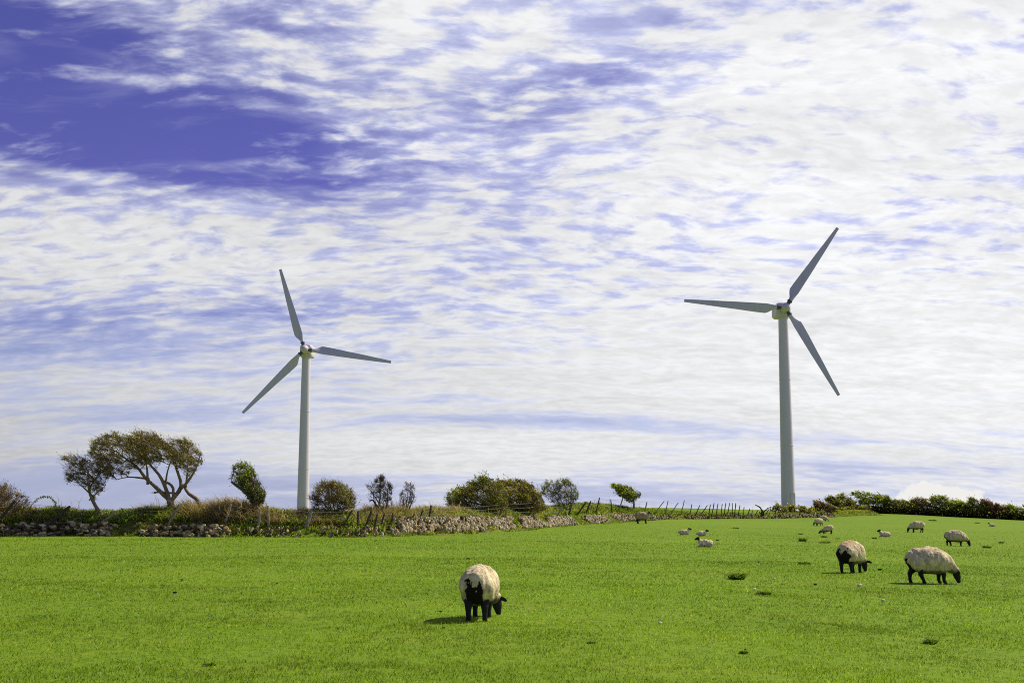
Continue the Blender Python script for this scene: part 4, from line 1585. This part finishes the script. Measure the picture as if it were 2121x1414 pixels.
def sheep(label, px, py, rz, scale, pose='graze', side=0.0, dx=(0, 0.06, 0.02, -0.04), h=0.02, dark_rump=0.0, raddle=False, ears=1.0, face='black', leg='black', wool=1.0, name='sheep', turn=0.0, dirty=0.35, fat=1.0, off=0.0):
    g = ground(px, py)
    loc = (g.x, g.y + off, zgf(g.x, g.y + off) + 0.0)
    sd2 = rng.integers(0, 1000)
    lying = pose == 'lie'
    # ---- skeleton
    if not lying:
        torso = [((-0.27, 0, 0.515), .240), ((-0.05, 0, 0.495), .268), ((0.15, 0, 0.485), .255), ((0.28, 0, 0.465), .205)]
        if pose == 'graze':
            neck = [((0.32, 0.0, 0.46), .165), ((0.47, 0.35 * side, 0.36), .120), ((0.575, 0.75 * side, 0.275), .092)]
            poll = np.array((0.60, 0.9 * side, 0.255))
            muz = np.array((0.65, 1.05 * side, 0.045))
        elif pose == 'kneel':
            torso = [((-0.27, 0, 0.53), .225), ((-0.08, 0, 0.47), .25), ((0.12, 0, 0.39), .235), ((0.28, 0, 0.32), .18)]
            neck = [((0.34, 0, 0.30), .13), ((0.50, .35 * side, 0.22), .10), ((0.60, .7 * side, 0.17), .08)]
            poll = np.array((0.62, .8 * side, 0.165))
            muz = np.array((0.74, 1.0 * side, 0.04))
        else:                                           # standing, head up
            neck = [((0.33, 0, 0.50), .165), ((0.43, 0.2 * side, 0.63), .115), ((0.49, 0.35 * side, 0.72), .09)]
            poll = np.array((0.51, 0.45 * side, 0.765))
            muz = poll + np.array((0.18 * math.cos(turn), 0.18 * math.sin(turn), -0.12))
        legs = legs_standing(dx)
        if pose == 'kneel':
            for q in (2, 3):
                y = 0.10 if q == 2 else -0.10
                legs[q] = [((0.26, y * .9, 0.32), .10), ((0.27, y, 0.20), .06), ((0.33, y, 0.035), .036), ((0.20, y, 0.03), .028), ((0.13, y, 0.03), .03)]
        ztop = 0.80
        lo, hi = np.array((-0.62, -0.42 - abs(side), -0.03)), np.array((0.95, 0.42 + abs(side), 1.0 if pose == 'up' else 0.86))
        wool_legs = .07
    else:
        torso = [((-0.20, 0.01, 0.165), .160), ((-0.02, 0, 0.17), .168), ((0.16, 0, 0.175), .15)]
        neck = [((0.20, 0, 0.20), .12), ((0.30, 0.02, 0.30), .082), ((0.345, 0.03, 0.385), .066)]
        poll = np.array((0.36, 0.03, 0.425))
        muz = poll + np.array((0.165 * math.cos(turn), 0.165 * math.sin(turn), -0.07))
        legs = []
        for sd_ in (1, -1):
            y = 0.12 * sd_
            legs.append([((-0.22, y, 0.12), .10), ((-0.06, y * 1.25, 0.08), .065), ((-0.20, y * 1.4, 0.035), .034), ((-0.05, y * 1.45, 0.028), .026)])
            legs.append([((0.19, y * .75, 0.11), .075), ((0.16, y * .9, 0.06), .045), ((0.36 if sd_ > 0 else 0.31, y * .8, 0.035), .03), ((0.42 if sd_ > 0 else 0.30, y * .8, 0.022), .024)])
        lo, hi = np.array((-0.5, -0.4, -0.03)), np.array((0.68, 0.4, 0.62))
        wool_legs = 0.0
    fwd = (muz - poll) / np.linalg.norm(muz - poll)
    lat = np.cross((0, 0, 1.0), fwd)
    if np.linalg.norm(lat) < 0.25:
        lat = np.array((-0.25 if side else 0, 1.0, 0))
    lat = lat / np.linalg.norm(lat)
    upv = np.cross(fwd, lat)
    hs = 1.0 if not lying else 0.86

    def chain(P, ch, k, grow=0.0, sy=1.0):
        f = None
        for (a, ra), (b, rb) in zip(ch[:-1], ch[1:]):
            q = capsule(P, a, b, max(ra + grow, .01), max(rb + grow, .01), sy)
            f = q if f is None else smin(f, q, k)
        return f

    def body_fn(P):
        f = smin(chain(P, torso, .08, -0.035), chain(P, neck, .05, -0.022), .08)
        for lg in legs:
            f = smin(f, chain(P, lg, .018), .03)
        hd = smin(capsule(P, poll, poll + (muz - poll) * 0.5, .078 * hs, .066 * hs), capsule(P, poll + (muz - poll) * 0.45, muz, .062 * hs, .042 * hs), .03)
        jaw = capsule(P, poll + fwd * .05 - upv * .035, muz - fwd * .03 - upv * .012, .05 * hs, .032 * hs)
        f = smin(f, smin(hd, jaw, .03), .04)
        for e in (1, -1):
            ea = poll + lat * e * .055 * hs - fwd * .01 + upv * 0.02
            eb = ea + (lat * e * .13 - upv * .02 + fwd * .035 + np.array((0, 0, -0.01 if lying or pose == 'up' else 0.0))) * ears * hs
            mid = 0.5 * (ea + eb)
            axx = (eb - ea) / np.linalg.norm(eb - ea)
            a2 = np.cross(axx, fwd)
            a2 = a2 / np.linalg.norm(a2)
            a3 = np.cross(axx, a2)
            f = smin(f, ellipsoid(P, mid, (.085 * hs, .018, .036 * hs), np.stack([axx, a2, a3])), .015)
        # tail
        tl = [((torso[0][0][0] - 0.16, 0, torso[0][0][2] + .08), .03), ((torso[0][0][0] - 0.215, 0, torso[0][0][2] - .06), .026)]
        return smin(f, chain(P, tl, .02), .04)

    def fleece_fn(P):
        f = smin(chain(P, torso, .10, 0.0, 1.0 * fat), chain(P, neck, .06), .10)
        if not lying:
            for lg in legs:
                f = smin(f, chain(P, lg[:2], .03, 0.012), .07)
            # cut a level belly line a little higher than a round barrel
            tl = [((-0.43, 0, 0.63), .055), ((-0.495, 0, 0.52), .048), ((-0.505, 0, 0.43), .03)]
            f = smin(f, chain(P, tl, .03), .05)
        else:
            f = np.maximum(f, 0.012 - P[:, 2])
        hdc = np.linalg.norm(P - (poll + fwd * .10), axis=1) - .105 * hs
        f = -smin(-f, hdc, .03)
        lock = fbm(P * np.array((1, 1, .55)), 13.0, 3, int(sd2)) - 0.5
        lump = vnoise(P, 6.0, int(sd2) + 5) - 0.5
        return f - lock * 0.052 - lump * 0.026
    hh = h / scale
    V, F = surface_nets(body_fn, lo, hi, hh)
    # colours of the hair: black or white face and legs
    hd = np.linalg.norm(V - (poll + (muz - poll) * .45), axis=1) < .215 * hs
    blk = BLACK * (1 + 0.5 * vnoise(V, 20, 3))[:, None]
    cream = np.array((0.50, 0.42, 0.30)) * (0.9 + 0.2 * vnoise(V, 20, 4))[:, None]
    c = cream.copy()
    lowz = V[:, 2] < (0.34 if not lying else 0.10)
    fc = blk if face == 'black' else (cream if face == 'white' else np.where((vnoise(V, 14, 8) > 0.5)[:, None], blk, cream))
    c = np.where(lowz[:, None], blk if leg == 'black' else cream, c)
    c = np.where(hd[:, None], fc, c)
    o = mesh_np(name, V, F, M['hide'], None, c, True, loc)
    o.rotation_euler = (0, 0, rz)
    o.scale = (scale, scale, scale)
    tag(o, label, 'lamb' if name == 'lamb' else 'sheep', 'sheep and lambs in the pasture')
    V, F = surface_nets(fleece_fn, lo, hi, hh)
    nz = fbm(V, 7.0, 3, int(sd2) + 11)
    n2 = fbm(V * np.array((1, 1, .45)), 26.0, 2, int(sd2) + 13)
    w = WOOL * wool * (0.50 + 0.95 * n2)[:, None]
    dirt = np.array((0.33, 0.235, 0.125))
    t = np.clip((nz - 0.5) * 4, 0, 1)[:, None] * dirty
    c = w * (1 - t) + dirt * t
    if not lying:
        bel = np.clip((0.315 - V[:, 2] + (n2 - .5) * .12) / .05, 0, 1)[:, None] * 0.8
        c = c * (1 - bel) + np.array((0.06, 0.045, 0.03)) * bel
        if dark_rump:
            lim = -0.38 - 0.05 * (1 - dark_rump) + (nz - .5) * .10
            rm = (V[:, 0] < lim) & (V[:, 2] < 0.585 + (n2 - .5) * .25 - 1.1 * V[:, 1] ** 2 - 0.12 * np.exp(-(V[:, 1] / .045) ** 2)) & (np.abs(V[:, 1] - .035) < 0.165 * dark_rump + (nz - .5) * .22 + (n2 - .5) * .08)
            lowleg = (V[:, 0] < -0.30 + (nz - .5) * .1) & (V[:, 2] < 0.40) & (np.abs(V[:, 1] - .02) < 0.12)
            rm = rm | lowleg
            c = np.where(rm[:, None], np.array((0.020, 0.016, 0.013)), c)
        if raddle:
            rd = np.clip(1.4 - np.linalg.norm((V - np.array((-0.30, 0, 0.76))) / np.array((.20, .17, .11)), axis=1), 0, 1)[:, None] * np.clip((n2 - .25) * 3, 0, 1)[:, None]
            c = c * (1 - rd * .75) + np.array((0.42, 0.13, 0.06)) * rd * .75
    fo = mesh_np('fleece', V, F, M['wool'], o, c, True)
    return o


def sc_for(px, py, hpx, model=0.775):
    g = ground(px, py)
    return hpx * math.hypot(g.y, g.x * 0) / F_PX / model


def sheep_all():
    A = lambda px, py, hp, m=0.775: sc_for(px, py, hp, m)
    # nearest ewe, seen from behind
    sheep('nearest sheep, seen from behind with dark soiled rump, head down to its right', 992, 1287, R(84), A(992, 1287, 111), side=-0.19, dx=(0.0, 0.03, 0.05, -0.02), h=0.0125, dark_rump=.72, dirty=.6, fat=0.97, off=0.35)
    sheep('sheep with reddish mark above its dark soiled rump, grazing in three-quarter rear view', 1772, 1187, R(50), A(1772, 1187, 64.5), side=-0.05, h=0.014, dark_rump=1.0, raddle=True, dirty=.45, off=0.3)
    sheep('largest sheep in full side view at the right, black face and legs, grazing', 1926, 1208, R(4), A(1926, 1208, 72.5), side=0.0, dx=(-0.05, 0.16, 0.0, 0.03), h=0.0135, dark_rump=.75, dirty=.4)
    sheep('sheep grazing in side view just behind the largest right-hand sheep', 1980, 1131, R(-4), A(1980, 1131, 33), h=0.018, dx=(-0.03, 0.08, 0.02, -0.05), dirty=.55, wool=.9, dark_rump=.4)
    sheep('sheep grazing in side view facing left, nearest to the dark hedge', 1900, 1102, R(176), A(1900, 1102, 23), h=0.022, dx=(0.0, 0.07, 0.05, -0.05), dirty=.5, wool=.92)
    sheep('sheep kneeling on its front legs to graze, below the two by the wall end', 1714, 1105, R(170), A(1714, 1105, 18.5), pose='kneel', h=0.02, dirty=.3)
    sheep('small sheep facing left, partly in front of another one by the end of the wall', 1696, 1088.5, R(205), A(1696, 1088.5, 15.5), h=0.025, dirty=.3)
    sheep('small pale sheep half hidden behind its neighbour by the end of the wall', 1706, 1080, R(-30), A(1706, 1080, 12.5), h=0.025, dirty=.2, face='white')
    sheep('lone sheep standing with raised head by the stone wall under the flag shaped thorn', 1330, 1083, R(-4), A(1330, 1083, 25, .86), pose='up', side=0.0, turn=R(-55), h=0.02, dx=(0.0, 0.06, 0.03, -0.03), dirty=.85, wool=.62, face='mixed', ears=1.1)
    L = lambda px, py, hp: sc_for(px, py, hp, 0.47)
    sheep('lamb lying with raised dark head facing right, left one of the pair', 1417, 1107, R(5), L(1417, 1107, 14), pose='lie', h=0.014, name='lamb', turn=R(-20), dirty=.25, leg='cream', wool=1.1)
    sheep('lamb lying facing right with ears spread sideways, right one of the pair', 1454, 1109.5, R(-8), L(1454, 1109.5, 13), pose='lie', h=0.014, name='lamb', turn=R(-45), ears=1.35, dirty=.25, leg='cream', wool=1.1)
    sheep('larger lamb lying facing left in front of the two lying lambs', 1462, 1132, R(186), L(1462, 1132, 20), pose='lie', h=0.014, name='lamb', turn=R(0), dirty=.3, leg='cream', wool=1.1)
    sheep('lamb lying alone with its head up, left of the grazing sheep nearest the hedge', 1833, 1111.5, R(188), L(1833, 1111.5, 15), pose='lie', h=0.016, name='lamb', turn=R(10), dirty=.3, leg='cream', wool=1.05)
    sheep('tiny distant lamb lying at the far right below the hedge', 2055, 1090, R(182), L(2055, 1090, 8), pose='lie', h=0.022, name='lamb', turn=R(0), dirty=.2, leg='cream', wool=1.05)


sheep_all()


# ------------------------------------------------------------------ weeds, stones and droppings in the turf
def weed(px, py, wpx, label, tall=0.55, n=70, cols=None):
    n = int(n * 1.6)
    g = ground(px, py)
    rad = 0.5 * wpx * g.y / F_PX
    n = max(n, 150)
    th_ = rng.uniform(0, 6.28, n)
    r_ = 0.8 * rad * rng.uniform(0, 1, n) ** 0.8
    base = np.stack([r_ * np.cos(th_), r_ * np.sin(th_), 0 * r_], 1)
    zz = zg(base[:, 0] + g.x, base[:, 1] + g.y) - g.z - 0.01
    base[:, 2] = zz
    rr = np.clip(np.hypot(base[:, 0], base[:, 1]) / rad, 0, 1.4)
    hh = rad * tall * rng.uniform(0.35, 1.5, n) * (1.15 - 0.6 * rr) * 1.25
    az = np.arctan2(base[:, 1], base[:, 0]) + rng.normal(0, .6, n)
    V, F = blades(base, hh, rng.uniform(0.14, 0.28, n) * rad, rng.uniform(0.2, 1.5, n), az, rng.uniform(0.2, 1, n), rng.uniform(0, 6.28, n))
    pal = np.array(cols or [(0.050, 0.090, 0.012), (0.100, 0.165, 0.016), (0.030, 0.050, 0.008), (0.150, 0.220, 0.024)])
    c = np.repeat(pal[rng.integers(0, len(pal), n)] * rng.uniform(.7, 1.3, (n, 1)), 5, axis=0)
    o = mesh_np('weed_clump', V, F, M['under'], None, c, False, g)
    tag(o, label, 'weed', 'weed clumps in the pasture')


for a in [
        (1526, 1198, 40, 'largest dark weed clump in the mid field, left of the red marked sheep', .55),
        (1662, 1121, 22, 'dark weed clump left of the red marked sheep, level with the lying lambs', .6),
        (1708, 1126, 24, 'spreading weed clump just above the red marked sheep', .5),
        (1706, 1112, 15, 'small weed clump right under the kneeling sheep', .45),
        (1658, 1106, 12, 'small weed clump between the kneeling sheep and the pair of lambs', .4),
        (1666, 1167, 34, 'flat weed patch left of the red marked sheep at foot height', .25),
        (1735, 1116, 11, 'tiny weed clump right of the kneeling sheep', .4),
        (1811, 1115, 13, 'tiny weed clump just below the solitary lying lamb', .4),
        (1926, 1330, 34, 'dark weed clump near the lower right corner of the field', .45),
        (2044, 1135, 20, 'weed clump right of the second grazing side-view sheep', .55),
        (2074, 1124, 14, 'small weed clump farther right near the picture edge', .45),
        (1932, 1078, 22, 'flat dark patch of weeds on the far slope below the hedge', .2),
        (2024, 1083, 14, 'flat dark patch of weeds left of the tiny distant lamb', .25),
        (1580, 1229, 44, 'low dark blades standing in for shadowed hollows below the largest mid field clump', .22),  # shadow in the turf hollows, put in as dark blades
        (1486, 1119, 8, 'single small dark weed right of the lying lambs', .7),
        (1523, 1094, 22, 'flat weed patch on the far field between lambs and fence', .2),
        (432, 1376, 34, 'dark grassy hollow with weeds near the lower left', .25),
        (1224, 1330, 26, 'low weed patch in the foreground right of the nearest sheep', .25),
        (1540, 1350, 26, 'low weed patch in the right foreground', .3)]:
    weed(a[0], a[1], a[2] * 0.88, a[3], a[4], int(50 + a[2] * 2))


def field_stone(px, py, wpx, label, col, name, cat, group, flat=0.6):
    g = ground(px, py)
    w = wpx * g.y / F_PX
    mb = MB()
    stone(mb, (0, 0, w * flat * 0.25), (w, w * 0.8, w * flat), Matrix.Rotation(random.uniform(0, 3), 4, 'Z'), col, int(px * 7 + py), 2)
    o = mb.build(name, M['stone'], None, True, g)
    tag(o, label, cat, group)


PALE = (0.72, 0.66, 0.50)
for a in [(1780, 1213, 10, 'white stone in the grass below the red marked sheep'), (1830, 1244, 8, 'white stone in the grass left below the largest right-hand sheep'),
          (1863, 1202, 5, 'small pale stone at the hind hooves of the largest right-hand sheep'), (1367, 1290, 8, 'pale stone in the turf right of the nearest sheep'),
          (1603, 1199, 6, 'small pale stone right of the largest dark weed clump'), (1562, 1220, 7, 'pale stone just above the low dark blades'),
          (2031, 1231, 7, 'pale stone in the grass near the right edge'), (862, 1294, 5, 'tiny pale stone at the tip of the nearest sheep shadow')]:
    field_stone(a[0], a[1], a[2], a[3], PALE, 'stone', 'stone', 'pale stones in the pasture')
DUNG = (0.018, 0.014, 0.010)
for a in [(912, 1266, 8, 'dark dropping just left of the nearest sheep'), (919, 1300, 8, 'dark dropping below the nearest sheep shadow'), (945, 1207, 5, 'dark dropping by the left flank of the nearest sheep'),
          (970, 1157, 8, 'dark dropping above the back of the nearest sheep'), (1064, 1160, 5, 'dark dropping upper right of the nearest sheep'), (700, 1302, 6, 'dark dropping in the open turf left of the nearest sheep shadow'),
          (377, 1201, 7, 'dark dropping in the left field below the large hawthorn'), (362, 1227, 9, 'dark dropping beside a short hollow in the left field'), (573, 1208, 5, 'dark dropping in the field below the left turbine'),
          (433, 1299, 6, 'dark dropping in the left foreground turf'), (1117, 1178, 5, 'dark dropping right of and above the nearest sheep'), (1823, 1180, 10, 'dark dropping between the red marked and the largest right-hand sheep'),
          (1689, 1210, 8, 'dark dropping below and left of the red marked sheep'), (1571, 1164, 5, 'dark dropping above the largest mid field weed clump'), (1544, 1345, 6, 'dark dropping in the right foreground turf')]:
    field_stone(a[0], a[1], a[2], a[3], DUNG, 'dropping', 'dropping', 'sheep droppings in the pasture', .4)
